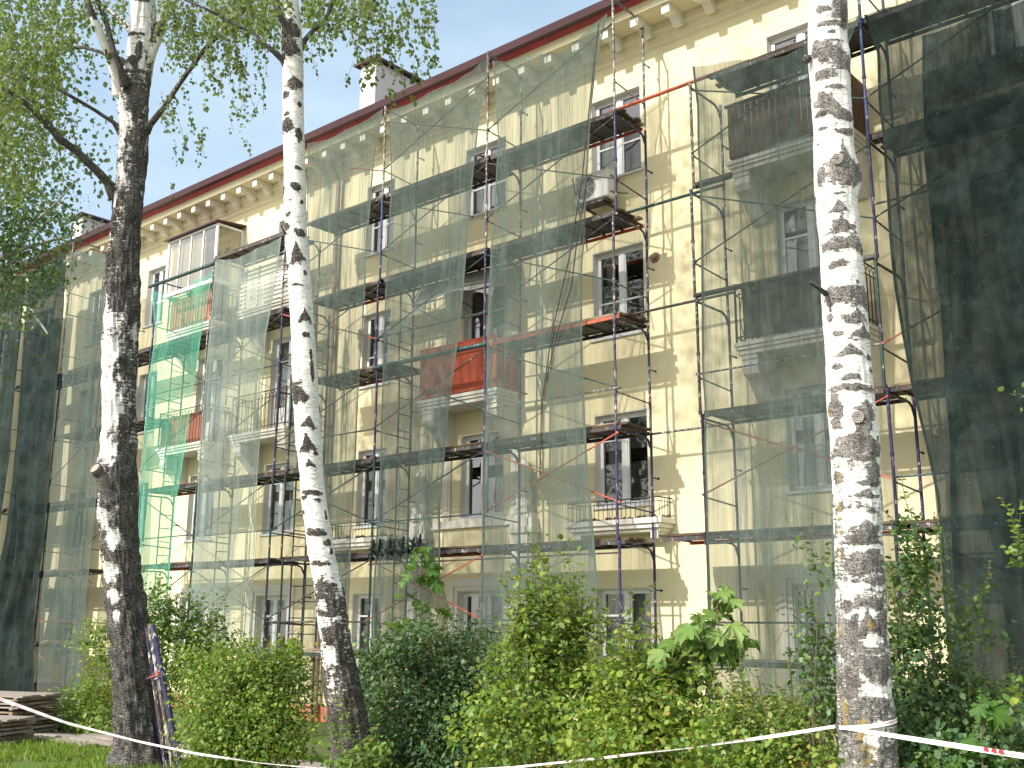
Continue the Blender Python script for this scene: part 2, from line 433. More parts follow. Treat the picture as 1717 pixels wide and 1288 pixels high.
mb.build('wall', M['yellow'], bld)
mb = MB(); mb.box(X0, X1, -.05, .0, -.3, .5); mb.build('plinth', M['plinth'], bld)
mb = MB()
for z in (3.45, 6.75, 10.05): mb.box(X0+.1, X1-.1, .45, 3.4, z, z+.15)
mb.box(X0+.1, X1-.1, 3.4, 3.5, .0, ZT-.1)
for k in range(13): mb.box(X0+4*k+.9, X0+4*k+1.0, .45, 3.4, 0, ZT-.1)
mb.build('room_shell', M['room'], bld)

def curtain(x0, x1, z0, z1, y, m, parent, amp=.03, per=.11, seed=0):
    b = MB(); n = max(6, int((x1-x0)/.02))
    rr = random.Random(seed); ph = rr.random()*6
    for k in range(n+1):
        x = x0+(x1-x0)*k/n
        yy = y+amp*math.sin(x/per*6.28+ph)+amp*.6*math.sin(x/per*2.7+ph*2)
        b.v += [(x, yy, z0), (x, yy*.4+y*.6, z1)]
        if k: q = 2*k; b.f.append((q-2, q, q+1, q-1)); b.m.append(0)
    return b.build('curtain', m, parent, smooth=True)

def window(x, r, x0, x1, z0, z1, kind):
    rr = random.Random(int(x*10)*7+r)
    b = MB(); t = .055; yf, yb = .15, .21
    # reveal, white-grey rendered, and frame
    g_ = .004
    b.box(x0+g_, x0+.02, .003, .2, z0+g_, z1-g_, 1); b.box(x1-.02, x1-g_, .003, .2, z0+g_, z1-g_, 1); b.box(x0+.02, x1-.02, .003, .2, z1-.02, z1-g_, 1)
    a0, a1, c0, c1 = x0+.02, x1-.02, z0+.02, z1-.02
    b.box(a0, a0+t, yf, yb, c0, c1); b.box(a1-t, a1, yf, yb, c0, c1); b.box(a0+t, a1-t, yf, yb, c0, c0+t); b.box(a0+t, a1-t, yf, yb, c1-t, c1)
    mid = (a0+a1)/2 + (-.08 if kind == 'B' else 0)
    b.box(mid-.055, mid+.055, yf-.012, yb, c0+t, c1-t)
    style = rr.random()
    bars = []
    if kind == 'door': bars.append((a0+t, a1-t, z1-.62)); 
    elif r in (2, 3) and style < .75: bars.append((a0+t, mid-.055, z0+(z1-z0)*.42)); bars.append((mid+.055, a1-t, z0+(z1-z0)*.42))
    elif style < .5: bars.append((a0+t, mid-.055, z1-.5))
    for u, v, z in bars: b.box(u, v, yf+.01, yb-.01, z-.018, z+.018)
    for u, v in ((a0+t, mid-.055), (mid+.055, a1-t)):      # sash inner edge
        for q in ((u, u+.03), (v-.03, v)): b.box(q[0], q[1], yf+.006, yb-.006, c0+t, c1-t)
        b.box(u+.03, v-.03, yf+.006, yb-.006, c0+t, c0+t+.03); b.box(u+.03, v-.03, yf+.006, yb-.006, c1-t-.03, c1-t)
    if kind == 'door': b.box(a0+t, mid-.055, yf+.008, yb-.008, c0+t, c0+.75)
    wo = b.build('window', [M['pvc'], M['white']], bld)
    p = MB(); p.poly([(a0+t, .183, c0+t), (a1-t, .183, c0+t), (a1-t, .183, c1-t), (a0+t, .183, c1-t)])
    p.build('pane', M['glass'], wo)
    s = MB()
    if kind != 'door':
        s.box(x0-.04, x1+.04, -.05, .15, z0-.03, z0+.015); s.build('sill', M['sill'], wo)
    m = rr.choice(['curtain', 'curtaingrey', 'curtain', 'curtaingrey'])
    wdt = (x1-x0)
    if rr.random() < .85:
        curtain(x0+.05, x0+wdt*rr.choice([.25, .35, .5, .95]), z0+.03, z1-.03, .32, M[m], wo, seed=rr.random())
    if rr.random() < .7:
        curtain(x1-wdt*rr.choice([.2, .3, .48]), x1-.05, z0+.03, z1-.03, .33, M[m], wo, seed=rr.random())
    return wo
WO = {}
for q in wins: WO[(round(q[0], 1), q[1])] = window(*q)
# the white surrounds of the ground floor windows
for x in (-7.55, -15.1, -22.0, -25.4):
    b = MB(); wo = WO[(round(x, 1), 0)]
    x0, x1, z0, z1 = x-.62, x+.62, 1.35, 3.0
    for k, (o, i, y) in enumerate(((.24, .16, -.05), (.16, .09, -.075), (.09, .002, -.04))):
        b.box(x0-o, x0-i, y, .0, z0-.02, z1+i); b.box(x1+i, x1+o, y, .0, z0-.02, z1+i); b.box(x0-o, x1+o, y, .0, z1+i+.001, z1+o)
    b.box(x0-.30, x1+.30, -.10, .0, z0-.14, z0-.02)
    b.build('surround', M['white'], wo)

# cornice, modillions, fascia, gutter, roof
b = MB()
b.prism([(0, 13.56), (-.05, 13.60), (-.06, 13.66), (-.12, 13.70), (-.13, 13.76), (-.20, 13.82), (-.20, 13.955), (-.76, 13.96), (-.76, 13.94), (-.80, 13.94), (-.82, 14.02), (-.90, 14.08), (-.90, 14.11), (0, 14.11)][::-1], X0-.2, X1+.2)
b.build('cornice', M['soffit'], bld)
k = 0; x = -45.85
while x < 2.6:
    b = MB(); b.prism([(-.202, 13.952), (-.202, 13.70), (-.30, 13.68), (-.36, 13.74), (-.46, 13.83), (-.54, 13.84), (-.56, 13.77), (-.72, 13.76), (-.73, 13.952)], x-.09, x+.09)
    b.build('modillion', M['white'], bld); x += .72
b = MB(); b.prism([(-.905, 14.05), (-.925, 14.05), (-1.00, 14.13), (-1.00, 14.17), (-.905, 14.17)], X0-.3, X1+.3); b.build('fascia', M['roofred'], bld)
b = MB(); b.prism([(-1.01, 14.14), (-1.10, 14.15), (-1.15, 14.29), (-1.10, 14.29), (-1.01, 14.22)], X0-.3, X1+.3); b.build('gutter', M['roofdark'], bld)
b = MB()
b.prism([(-1.05, 14.235), (-.90, 14.12), (12.9, 14.12), (13.05, 14.235), (6, 16.3)], X0-.3, X1+.3)
for k in range(100): b.box(X0+.5*k, X0+.5*k+.02, -1.04, -.98, 14.25, 14.28)
rf = b.build('roof', M['roofdark'], bld)
def chimney(x0, x1, y0, y1, zt):
    b = MB(); b.box(x0, x1, y0, y1, 14.6, zt)
    b.box(x0-.06, x1+.06, y0-.06, y1+.06, 14.6, 15.9)
    c = b.build('chimney', M['chimney'], rf, bevel=.01)
    b = MB()
    xa, xb, ya, yb = x0-.14, x1+.14, y0-.14, y1+.14; xm = (xa+xb)/2
    b.box(xa, xb, ya, yb, zt+.02, zt+.09)
    zz = zt+.091
    b.poly([(xa, ya, zz), (xb, ya, zz), (xm, ya+.2, zz+.22)]); b.poly([(xb, ya, zz), (xb, yb, zz), (xm, yb-.2, zz+.22), (xm, ya+.2, zz+.22)])
    b.poly([(xb, yb, zz), (xa, yb, zz), (xm, yb-.2, zz+.22)]); b.poly([(xa, yb, zz), (xa, ya, zz), (xm, ya+.2, zz+.22), (xm, yb-.2, zz+.22)])
    b.build('cap', M['roofdark'], rf)
chimney(-21.85, -21.2, 2.0, 4.4, 18.05)
chimney(-38.4, -37.7, 2.0, 4.6, 17.5)

# downpipe, wall flue
b = MB(); b.tube([(-20.02, -.55, 14.1), (-20.02, -.5, 13.8), (-20.02, -.14, 13.3), (-20.02, -.14, .5), (-20.02, -.3, .3)], .065, 12)
for z in (1.5, 3.5, 5.5, 7.5, 9.5, 11.5): b.tube([(-20.02, -.14, z), (-20.02, -.14, z+.04)], .075, 12); b.box(-20.04, -20.0, -.1, 0, z, z+.03)
b.build('downpipe', M['pipebrown'], bld, smooth=False)
b = MB()
for k in range(24):
    a, c = 2*math.pi*k/24, 2*math.pi*(k+1)/24
    for r0, r1, y0_, y1_ in ((.05, .09, -.02, -.035), (.09, .115, -.035, -.002)):
        b.poly([(-10.68+r0*math.cos(a), y0_, 9.21+r0*math.sin(a)), (-10.68+r0*math.cos(c), y0_, 9.21+r0*math.sin(c)), (-10.68+r1*math.cos(c), y1_, 9.21+r1*math.sin(c)), (-10.68+r1*math.cos(a), y1_, 9.21+r1*math.sin(a))])
b.tube([(-10.68, -.003, 9.21), (-10.68, -.14, 9.18)], .045, 14)
b.build('flue', M['pipebrown'], bld)

# ------------------------------------------------------------------ balconies
def bracket(b, x, z, w_=.14, dpt=.70):
    b.prism([(-.003, z), (-dpt, z), (-dpt, z-.07), (-dpt+.03, z-.09), (-dpt, z-.22), (-dpt+.06, z-.32), (-dpt+.22, z-.40), (-dpt*.55, z-.50), (-dpt*.3, z-.68), (-dpt*.12, z-.78), (-.003, z-.80)], x-w_, x+w_)
def ornate_rail(b, x0, x1, z0, h, dpt, y=None, r=.010):
    """iron railing along the front and both sides: two top rails with arcs between, uprights, ovals at the corners"""
    def run(p, q):
        p, q = Vector(p), Vector(q); L_ = (q-p).length; u = (q-p)/L_
        for zz, rr in ((h, .016), (h-.17, .011), (.10, .011)):
            b.tube([p+Vector((0, 0, zz)), q+Vector((0, 0, zz))], rr, 6)
        n = max(2, int(L_/.13))
        for k in range(n+1):
            s_ = p+u*(L_*k/n)
            if L_ > 1 and (k in (1, n-1)):
                for sg in (-1, 1):
                    pts = [s_+u*(sg*.055*math.sin(math.pi*t/8))+Vector((0, 0, .12+(h-.30)*t/8)) for t in range(9)]
                    b.tube(pts, r*.8, 4)
            else: b.tube([s_+Vector((0, 0, .0)), s_+Vector((0, 0, h-.17))], r, 4)
            if k < n:
                c_ = s_+u*(L_/n/2)
                pts = [c_+u*(.5*L_/n*math.cos(math.pi*t/6))+Vector((0, 0, h-.17+.13*math.sin(math.pi*t/6))) for t in range(7)]
                b.tube(pts, r*.7, 4)
    A, B_, C_, D_ = (x0, -.02, z0), (x0, -dpt, z0), (x1, -dpt, z0), (x1, -.02, z0)
    run(A, B_); run(B_, C_); run(C_, D_)
    for c_ in (B_, C_): b.tube([c_, (c_[0], c_[1], z0+h+.03)], .022, 6)
def balcony(xc, z, kind, hw=1.15, dpt=.80):
    b = MB(); x0, x1 = xc-hw, xc+hw
    b.box(x0, x1, -dpt, -.002, z-.07, z); b.box(x0+.03, x1-.03, -dpt+.03, -.002, z-.13, z-.071); b.box(x0+.06, x1-.06, -dpt+.07, -.002, z-.21, z-.131)
    bo = b.build('balcony', M['white'], bld, bevel=.006)
    for sx in (x0+.24, x1-.24):
        b = MB(); bracket(b, sx, z-.212, .15, dpt-.1); b.build('bracket', M['white'], bo)
    y = -dpt+.05; a0, a1 = x0+.05, x1-.05
    if kind == 'redpanel':
        b = MB(); n = 3; ww = (a1-a0)/n
        for k in range(n): b.box(a0+k*ww+.004, a0+(k+1)*ww-.004, y-.012, y, z+.03, z+1.1)
        b.box(a0-.012, a0, y, -.03, z+.03, z+1.1); b.box(a1, a1+.012, y, -.03, z+.03, z+1.1)
        b.box(a0-.02, a1+.02, y-.02, y+.02, z+1.1, z+1.125)
        b.build('parapet', M['redpanel'], bo)
    elif kind == 'brownslat':
        b = MB(); n = 19; ww = (a1-a0)/n
        for k in range(n): b.box(a0+k*ww+.006, a0+(k+1)*ww-.006, y-.015, y+.0, z+.08, z+1.04+.01*math.sin(k*2.3))
        for k in range(6): b.box(a0-.012, a0+.004, y+.03+k*.12, y+.14+k*.12, z+.08, z+1.04); b.box(a1-.004, a1+.012, y+.03+k*.12, y+.14+k*.12, z+.08, z+1.04)
        b.box(a0-.05, a1+.05, y-.03, y+.03, z+1.05, z+1.09); b.box(a0, a1, y+.001, y+.03, z+.16, z+.20)
        b.build('parapet', M['brownslat'], bo)
        b = MB()
        for k in range(14):
            xx = a0+.7+k*.11; b.tube([(xx+.1*math.cos(t*math.pi/5), y-.02-.008*k % .02, z+.93+.08*math.sin(t*math.pi/5)) for t in range(6)], .012, 5)
        b.build('folded_cloth', M['redcloth'], bo)
    elif kind == 'ironsheet':
        b = MB(); ornate_rail(b, a0, a1, z, 1.02, dpt-.05); b.build('railing', M['ironblack'], bo)
        b = MB(); b.box(a0+.12, a1-.03, y+.03, y+.045, z+.06, z+1.0); b.build('parapet', M['brownsheet'], bo)
    elif kind == 'iron':
        b = MB(); ornate_rail(b, a0, a1, z, .98, dpt-.05); b.build('railing', M['iron'], bo)
    elif kind == 'ironred':
        b = MB(); ornate_rail(b, a0, a1, z, .98, dpt-.05); b.build('railing', M['iron'], bo)
        b = MB(); n = 46
        for k in range(n):
            xx, xn = a0+.03+(a1-a0-.06)*k/n, a0+.03+(a1-a0-.06)*(k+1)/n
            ya, yb_ = y+.035+.018*(k % 2), y+.035+.018*((k+1) % 2)
            b.poly([(xx, ya, z+.05), (xn, yb_, z+.05), (xn, yb_, z+.84), (xx, ya, z+.84)])
        b.build('parapet', M['redcloth'], bo)
    elif kind == 'louver':
        b = MB()
        for k in range(9): b.prism([(y-.02, z+.06+k*.115), (y-.012, z+.06+k*.115), (y+.02, z+.155+k*.115), (y+.012, z+.155+k*.115)], a0, a1)
        for q in (a0, a0+.72, a1-.72, a1-.04): b.box(q, q+.04, y+.021, y+.05, z+.03, z+1.12)
        b.build('parapet', M['oldframe'], bo)
    elif kind == 'glazed':
        b = MB(); ornate_rail(b, a0, a1, z, .98, dpt-.05); b.build('railing', M['iron'], bo)
        b = MB(); n = 46
        for k in range(n):
            xx, xn = a0+.03+(a1-a0-.06)*k/n, a0+.03+(a1-a0-.06)*(k+1)/n
            ya, yb_ = y+.05+.025*math.sin(k*1.3), y+.05+.025*math.sin((k+1)*1.3)
            b.poly([(xx, ya, z+.05), (xn, yb_, z+.05), (xn, yb_, z+.94), (xx, ya, z+.94)])
        b.build('parapet', M['redcloth'], bo)
        # glazing above the railing
        z0, z1 = z+1.13, z+2.72; yo = -dpt-.06; e0, e1 = x0-.08, x1+.08
        b = MB()
        b.box(e0, e1, yo-.03, yo+.06, z0-.10, z0); b.box(e0, e1, yo, yo+.05, z1-.06, z1)
        for q, wq in ((e0, .09), (e0+.57, .045), (e0+1.16, .045), (e0+1.75, .05), (e1-.10, .10)): b.box(q, q+wq, yo+.004, yo+.046, z0, z1-.06)
        for xx in (e0, e1-.05):
            b.box(xx, xx+.05, yo+.06, -.004, z0-.10, z0+.0); b.box(xx, xx+.05, yo+.05, -.004, z1-.06, z1); b.box(xx, xx+.05, -.09, -.004, z0, z1-.06)
        gl = b.build('glazing_frame', M['pvc'], bo)
        b = MB(); b.poly([(e0, yo+.02, z0), (e1, yo+.02, z0), (e1, yo+.02, z1-.06), (e0, yo+.02, z1-.06)])
        b.poly([(e1-.02, yo+.06, z0), (e1-.02, -.1, z0), (e1-.02, -.1, z1-.06), (e1-.02, yo+.06, z1-.06)])
        b.poly([(e0+.02, yo+.06, z0), (e0+.02, -.1, z0), (e0+.02, -.1, z1-.06), (e0+.02, yo+.06, z1-.06)])
        b.build('glazing', M['glass'], bo)
        curtain(e0+.1, e0+1.72, z0, z1-.08, yo+.14, M['curtainyellow'], bo, .02, .1)
        b = MB(); b.prism([(yo-.12, z1+.005), (0-.004, z1+.10), (-.004, z1+.16), (yo-.12, z1+.045)], e0-.08, e1+.08); b.build('canopy', M['roofdark'], bo)
    return bo
balcony(-7.5, 7.0, 'ironsheet'); balcony(-7.5, 10.3, 'brownslat')
balcony(-15.15, 7.0, 'redpanel')
balcony(-22.0, 7.0, 'iron'); balcony(-22.0, 10.3, 'louver')
balcony(-25.4, 7.0, 'ironred'); balcony(-25.4, 10.3, 'glazed')
balcony(-.1, 7.0, 'brownslat'); balcony(-.1, 10.3, 'brownslat')
# awning over the red balcony
b = MB(); n = 12
prof = []
for k in range(n+1):
    t = k/n; prof.append((-.02-.95*math.sin(t*1.45), 9.82-.80*(1-math.cos(t*1.45))))
for k in range(n):
    (y0, z0), (y1, z1) = prof[k], prof[k+1]
    for dz in (0, -.012):
        for j in range(16):
            xa, xb = -16.35+2.35*j/16, -16.35+2.35*(j+1)/16
            sc_ = lambda x, z: 9.82-(9.82-z)*(1.32-.45*math.sin((x+16.35)/2.35*math.pi))
            b.poly([(xa, y0, sc_(xa, z0)+dz), (xb, y0, sc_(xb, z0)+dz), (xb, y1, sc_(xb, z1)+dz), (xa, y1, sc_(xa, z1)+dz)])
aw = b.build('awning', M['awning'], bld, smooth=True)
b = MB()
for x in (-16.33, -15.15, -14.02):
    b.tube([(x, y, z-.02) for y, z in prof], .012, 5); b.tube([(x, -.02, 8.95), (x, prof[-1][0], prof[-1][1]-.02)], .012, 5)
b.tube([(-16.33, prof[-1][0], prof[-1][1]-.02), (-14.02, prof[-1][0], prof[-1][1]-.02)], .014, 5)
b.build('awning_frame', M['steel'], bld)
# small french balconies
def small_balcony(xc, hw=1.08, z=4.2, dpt=.5):
    b = MB(); b.box(xc-hw, xc+hw, -dpt, -.002, z-.10, z); b.box(xc-hw+.05, xc+hw-.05, -dpt+.05, -.002, z-.18, z-.101); b.box(xc-hw+.1, xc+hw-.1, -dpt+.12, -.002, z-.24, z-.181)
    bo = b.build('french_balcony', M['white'], bld, bevel=.008)
    b = MB()
    for sx in (xc-hw+.15, xc+hw-.3): b.box(sx, sx+.15, -dpt+.12, -.002, z-.36, z-.241)
    b.build('bracket', M['white'], bo)
    b = MB(); x0, x1, y = xc-hw+.06, xc+hw-.06, -dpt+.05
    b.tube([(x0, -.02, z+.36), (x0, y, z+.36), (x1, y, z+.36), (x1, -.02, z+.36)], .012, 6)
    b.tube([(x0, -.02, z+.29), (x0, y, z+.29), (x1, y, z+.29), (x1, -.02, z+.29)], .007, 6)
    n = 20
    for k in range(n+1): xx = x0+(x1-x0)*k/n; b.tube([(xx, y, z), (xx, y, z+.36)], .006, 4)
    for k in range(1, 5):
        for xx in (x0, x1): b.tube([(xx, y*(k/5), z), (xx, y*(k/5), z+.36)], .006, 4)
    b.build('railing', M['ironblack'], bo)
    b = MB()
    rr = random.Random(int(xc))
    for k in range(60):
        xx = rr.uniform(xc-hw+.1, xc+hw-.1); yy = rr.uniform(-dpt+.1, -.1); s_ = rr.uniform(.02, .06)
        b.tube([(xx, yy, z), (xx+rr.uniform(-.1, .1), yy, z+s_*1.3)], [s_, s_*.4], 5)
    struct(b.build('debris', M['stem'], bo), 'stuff')
small_balcony(-11.45); small_balcony(-18.5)

# portal round the middle window: stone piers with carved urns, pilasters and band
def pier(xc):
    b = MB()
    z = .5
    while z < 3.9:
        b.box(xc-.27, xc+.27, -.22, -.002, z+.012, z+.30); b.box(xc-.255, xc+.255, -.205, -.002, z-.001, z+.0119); z += .30
    b.box(xc-.33, xc+.33, -.28, -.002, 4.1, 4.22); b.box(xc-.29, xc+.29, -.24, -.002, 4.221, 4.40); b.box(xc-.24, xc+.24, -.2, -.002, 4.401, 4.5)
    p = b.build('pier', M['white'], bld, bevel=.012)
    rr = random.Random(3)
    b = MB(); prof = [(.20, 4.50), (.22, 4.62), (.16, 4.68), (.19, 4.78), (.21, 4.9), (.17, 5.05), (.12, 5.12), (.15, 5.2), (.16, 5.32), (.12, 5.45), (.06, 5.56), (.02, 5.62)]
    n = 20; i0 = 0
    for r_, z_ in prof:
        for k in range(n):
            a = 2*math.pi*k/n; q = r_*(1+.12*math.cos(a*5+z_*9))
            b.v.append((xc+q*math.cos(a), -.14+q*.6*math.sin(a), z_))
    for j in range(len(prof)-1):
        for k in range(n):
            b.f.append((j*n+k, j*n+(k+1) % n, (j+1)*n+(k+1) % n, (j+1)*n+k)); b.m.append(0)
    b.build('urn', M['white'], p, smooth=True)
pier(-16.82); pier(-13.83)
b = MB(); b.box(-16.49, -14.16, -.09, -.002, 4.30, 4.34); b.box(-16.45, -14.2, -.06, -.002, 4.341, 4.475)
b.box(-16.18, -15.98, -.05, -.002, 4.476, 6.28); b.box(-14.26, -14.06, -.05, -.002, 4.476, 6.28)
b.box(-16.13, -16.03, -.065, -.051, 4.62, 6.1); b.box(-14.21, -14.11, -.065, -.051, 4.62, 6.1)
b.build('portal_trim', M['white'], bld, bevel=.006)

# air conditioner on the wall
ac = thing('air_conditioner', 'white outdoor air conditioner unit on the wall below left of the top floor window', 'air conditioner')
b = MB(); b.box(-12.42, -11.62, -.52, -.20, 10.52, 11.10); b.build('body', M['acwhite'], ac, bevel=.02)
b = MB()
b.box(-12.36, -11.70, -.48, -.22, 10.46, 10.519); b.box(-12.3, -12.26, -.5, -.003, 10.42, 10.459); b.box(-11.8, -11.76, -.5, -.003, 10.42, 10.459)
b.box(-12.3, -12.26, -.04, -.003, 10.2, 10.419); b.box(-11.8, -11.76, -.04, -.003, 10.2, 10.419); b.build('wall_bracket', M['steel'], ac)
b = MB(); cx, cz = -12.15, 10.80
for k in range(28):
    a, c = 2*math.pi*k/28, 2*math.pi*(k+1)/28
    b.poly([(cx, -.528, cz), (cx+.235*math.cos(a), -.528, cz+.235*math.sin(a)), (cx+.235*math.cos(c), -.528, cz+.235*math.sin(c))])
b.build('fan_recess', M['steel'], ac)
b = MB()
for r_ in (.05, .09, .13, .17, .21, .24): b.tube([(cx+r_*math.cos(t*math.pi/14), -.535, cz+r_*math.sin(t*math.pi/14)) for t in range(29)], .004, 4)
for k in range(8): a = k*math.pi/4; b.tube([(cx, -.54, cz), (cx+.24*math.cos(a), -.54, cz+.24*math.sin(a))], .004, 4)
b.build('fan_grille', M['acwhite'], ac)
b = MB()
for z in (10.62, 10.95): b.box(-11.619, -11.612, -.42, -.30, z, z+.03)
b.tube([(-11.61, -.3, 10.66), (-11.5, -.28, 10.6), (-11.45, -.05, 10.66)], .012, 6); b.build('cable', M['ironblack'], ac)
ac.location = (.22, 0, 0)

# ------------------------------------------------------------------ scaffolding
Z = [.02, 1.73, 3.72, 5.70, 7.70, 9.65, 11.62, 13.55]
YO, YI, YL = -1.5, -.45, -.83
_fm = {}
def frame_mesh(kind, h, mname):
    key = (kind, round(h, 2), mname)
    if key in _fm: return _fm[key]
    b = MB(); r = .025
    b.tube([(0, YO, 0), (0, YO, h)], r, 10); b.tube([(0, YI, 0), (0, YI, h)], r, 10)
    for z in (.02, h*.5, h-.05): b.tube([(0, YO, z), (0, YO, z+.05)], r*1.35, 8)
    # top transom curving into the inner post
    b.tube([(0, YO, h-.07), (0, YI-.22, h-.07), (0, YI-.10, h-.12), (0, YI-.02, h-.26)], .021, 8)
    b.tube([(0, YO, .62), (0, YI, .56)], .015, 8)
    b.tube([(0, YI, h*.60), (.0, YI+.20, h*.60)], .014, 8); b.tube([(0, YI+.18, h*.60), (0, YI+.22, h*.60)], .022, 8)
    if kind == 'ladder':
        b.tube([(0, YL, .1), (0, YL, h-.08)], .018, 8)
        for k in range(1, int(h/.36)): b.tube([(0, YL, k*.36), (0, YI, k*.36)], .012, 6)
    m = b.build('tmp', M[mname], None, smooth=False)
    me = m.data; bpy.data.objects.remove(m); me.name = 'frame'
    _fm[key] = me; return me
def add_frame(par, X, k, mname, kind='plain', z1=None):
    h = (z1 if z1 else Z[k+1])-Z[k]
    o = link('frame', frame_mesh(kind, h, mname), par)
    o.location = (X, 0, Z[k]); o.rotation_euler = (random.uniform(-.004, .004), random.uniform(-.004, .004), random.uniform(-.03, .03))
def brace(par, p, q, mname, r=.014, nm='brace'):
    b = MB(); b.tube([p, q], r, 7)
    for c in (p, q): b.tube([(c[0], c[1]-.02, c[2]), (c[0], c[1]+.02, c[2])], .022, 7)
    return b.build(nm, M[mname], par)
def deck(par, x0, x1, z, edge='steel', inner=None, y0=YO+.03, y1=-.62, wood='wooddark', over=.12):
    rr = random.Random(int(x0*100)+int(z*10))
    b = MB(); n = 5; ww = (y1-y0)/n
    for k in range(n):
        e0, e1 = x0-over*rr.random(), x1+over*rr.random(); zz = z+rr.uniform(-.006, .012)
        ya, yb = y0+k*ww+rr.uniform(.004, .016), y0+(k+1)*ww-rr.uniform(.004, .016)
        if k < 4 or rr.random() < .8:
            b.box(e0, e1, ya, yb, zz, zz+.04, rr.choice([0, 0, 0, 1]))
    if rr.random() < .5: b.box(x0+rr.random(), x1-rr.random()*1.0, y0+.1, y0+.3, z+.05, z+.08, 1)
    b2 = MB(); b2.box(x0+.06, x1-.06, y0+.02, y1-.02, z-.0075, z-.0035)  # thin sheet added under the planks to stop light through the gaps
    m = int((x1-x0)/.42)
    for k in range(m+1):
        xx = x0+.05+(x1-x0-.1)*k/m; b2.box(xx-.02, xx+.02, y0, y1, z-.035, z-.008)
    b2.box(x0, x1, y0-.022, y0-.001, z-.075, z-.01, 1); b2.box(x0, x1, y1+.001, y1+.022, z-.075, z-.01, 2)
    d = b.build('deck', [M[wood], M['wood']], par)
    b2.build('deck_joists', [M['steel'], M[edge], M[inner or 'steel']], d)
    return d
scL = thing('scaffold', 'long run of tubular steel scaffolding, four levels of plank decks, hung with torn nets', 'scaffolding', 'scaffolds against the facade')
scR = thing('scaffold', 'shorter scaffold standing right of the uncovered wall strip, behind the thick right birch', 'scaffolding', 'scaffolds against the facade')
pal = ['purple', 'purpleworn', 'green', 'worn', 'purple', 'bluep']
LX = [-10.56, -13.68, -16.83, -20.25, -23.3, -26.0, -28.6, -31.0, -34.1, -37.2]
colsL = {-10.56: ['purple', 'purple', 'purple', 'purpleworn', 'purpleworn', 'purple', 'worn'],
         -13.68: ['purple', 'purple', 'purple', 'purple', 'purple', 'purpleworn', 'worn'],
         -16.83: ['green', 'green', 'green', 'purple', 'purple', 'bluep', 'worn'],
         -20.25: ['purple', 'purple', 'green', 'purple', 'purple', 'worn', 'worn'],
         -23.3: ['green', 'green', 'green', 'worn', 'worn', 'worn', 'worn'],
         -31.0: ['purple', 'purple', 'green', 'worn', 'bluep', 'worn', 'worn']}
tops = {-10.56: 14.02, -13.68: 14.02, -16.83: 13.8, -31.0: 14.0, -34.1: 14.0, -37.2: 14.0}
for X in LX:
    ladder = X in (-16.83, -20.25, -23.3, -26.0)
    for k in range(6): add_frame(scL, X, k, colsL.get(X, pal)[k % 6], 'ladder' if ladder and k < 5 else 'plain')
    if X in tops: add_frame(scL, X, 6, 'worn', 'plain', tops[X])
for k in range(6): add_frame(scL, -19.75, k, ['steel', 'green'][k % 2], 'ladder') if k < 5 else None
for X in (-8.9, -5.8, -2.7):
    cc = ['green', 'purple', 'purple', 'purpleworn', 'purpleworn', 'worn'] if X == -8.9 else ['purple', 'purple', 'purple', 'green', 'purple', 'bluep']
    for k in range(6): add_frame(scR, X, k, cc[k])
    if X != -8.9: add_frame(scR, X, 6, 'bluep', 'plain', 14.2)
# decks: (x0, x1, level index, edge colour)
DL = [(-13.6, -10.5, 6, 'io'), (-13.6, -10.5, 5, 'io'), (-13.6, -10.5, 4, 'orange'), (-13.6, -10.5, 3, 'steel'), (-13.6, -10.45, 2, 'steel'),
      (-16.8, -13.75, 6, 'steel'), (-16.8, -13.75, 5, 'steel'), (-16.8, -13.75, 3, 'steel'), (-16.8, -13.75, 2, 'io'),
      (-19.5, -16.75, 6, 'steel'), (-19.3, -16.7, 5, 'io'), (-19.1, -16.4, 4, 'io'), (-19.8, -16.9, 3, 'steel'), (-19.8, -16.9, 2, 'steel'),
      (-23.2, -20.3, 6, 'steel'), (-23.2, -20.3, 5, 'steel'), (-23.2, -19.8, 3, 'steel'), (-23.2, -20.3, 2, 'steel'),
      (-25.9, -23.4, 5, 'steel'), (-25.9, -23.4, 3, 'io'), (-25.9, -23.4, 2, 'io'),
      (-28.5, -26.1, 5, 'steel'), (-28.5, -26.1, 4, 'steel'), (-30.9, -28.7, 4, 'steel'), (-30.9, -28.7, 3, 'steel'), (-30.9, -28.7, 5, 'steel'), (-30.9, -28.7, 2, 'steel'), (-30.9, -28.7, 1, 'steel'),
      (-34.0, -31.1, 5, 'steel'), (-34.0, -31.1, 3, 'steel'), (-34.0, -31.1, 2, 'steel')]
for x0, x1, k, e in DL:
    deck(scL, x0, x1, Z[k]+.02, 'steel' if e == 'io' else e, 'orange' if e == 'io' else None, wood='wooddark')
deck(scL, -19.3, -18.0, 1.72, 'green', wood='woodgrey')
deck(scL, -12.4, -10.6, 1.76, 'steel', wood='woodgrey', y0=-1.45, y1=-1.0)
DR = [(-8.5, -5.85, 6, 'steel'), (-8.85, -5.85, 3, 'steel'), (-9.75, -5.6, 2, 'io'), (-5.75, -2.75, 6, 'steel'), (-5.75, -2.75, 3, 'steel'), (-5.75, -2.75, 2, 'io'), (-5.75, -2.75, 5, 'steel')]
for x0, x1, k, e in DR: deck(scR, x0, x1, Z[k]+.02, 'steel' if e == 'io' else e, 'orange' if e == 'io' else None, wood='wooddark')
deck(scR, -8.85, -5.85, 1.78, 'steel', wood='woodgrey', y0=-1.45, y1=-1.1)
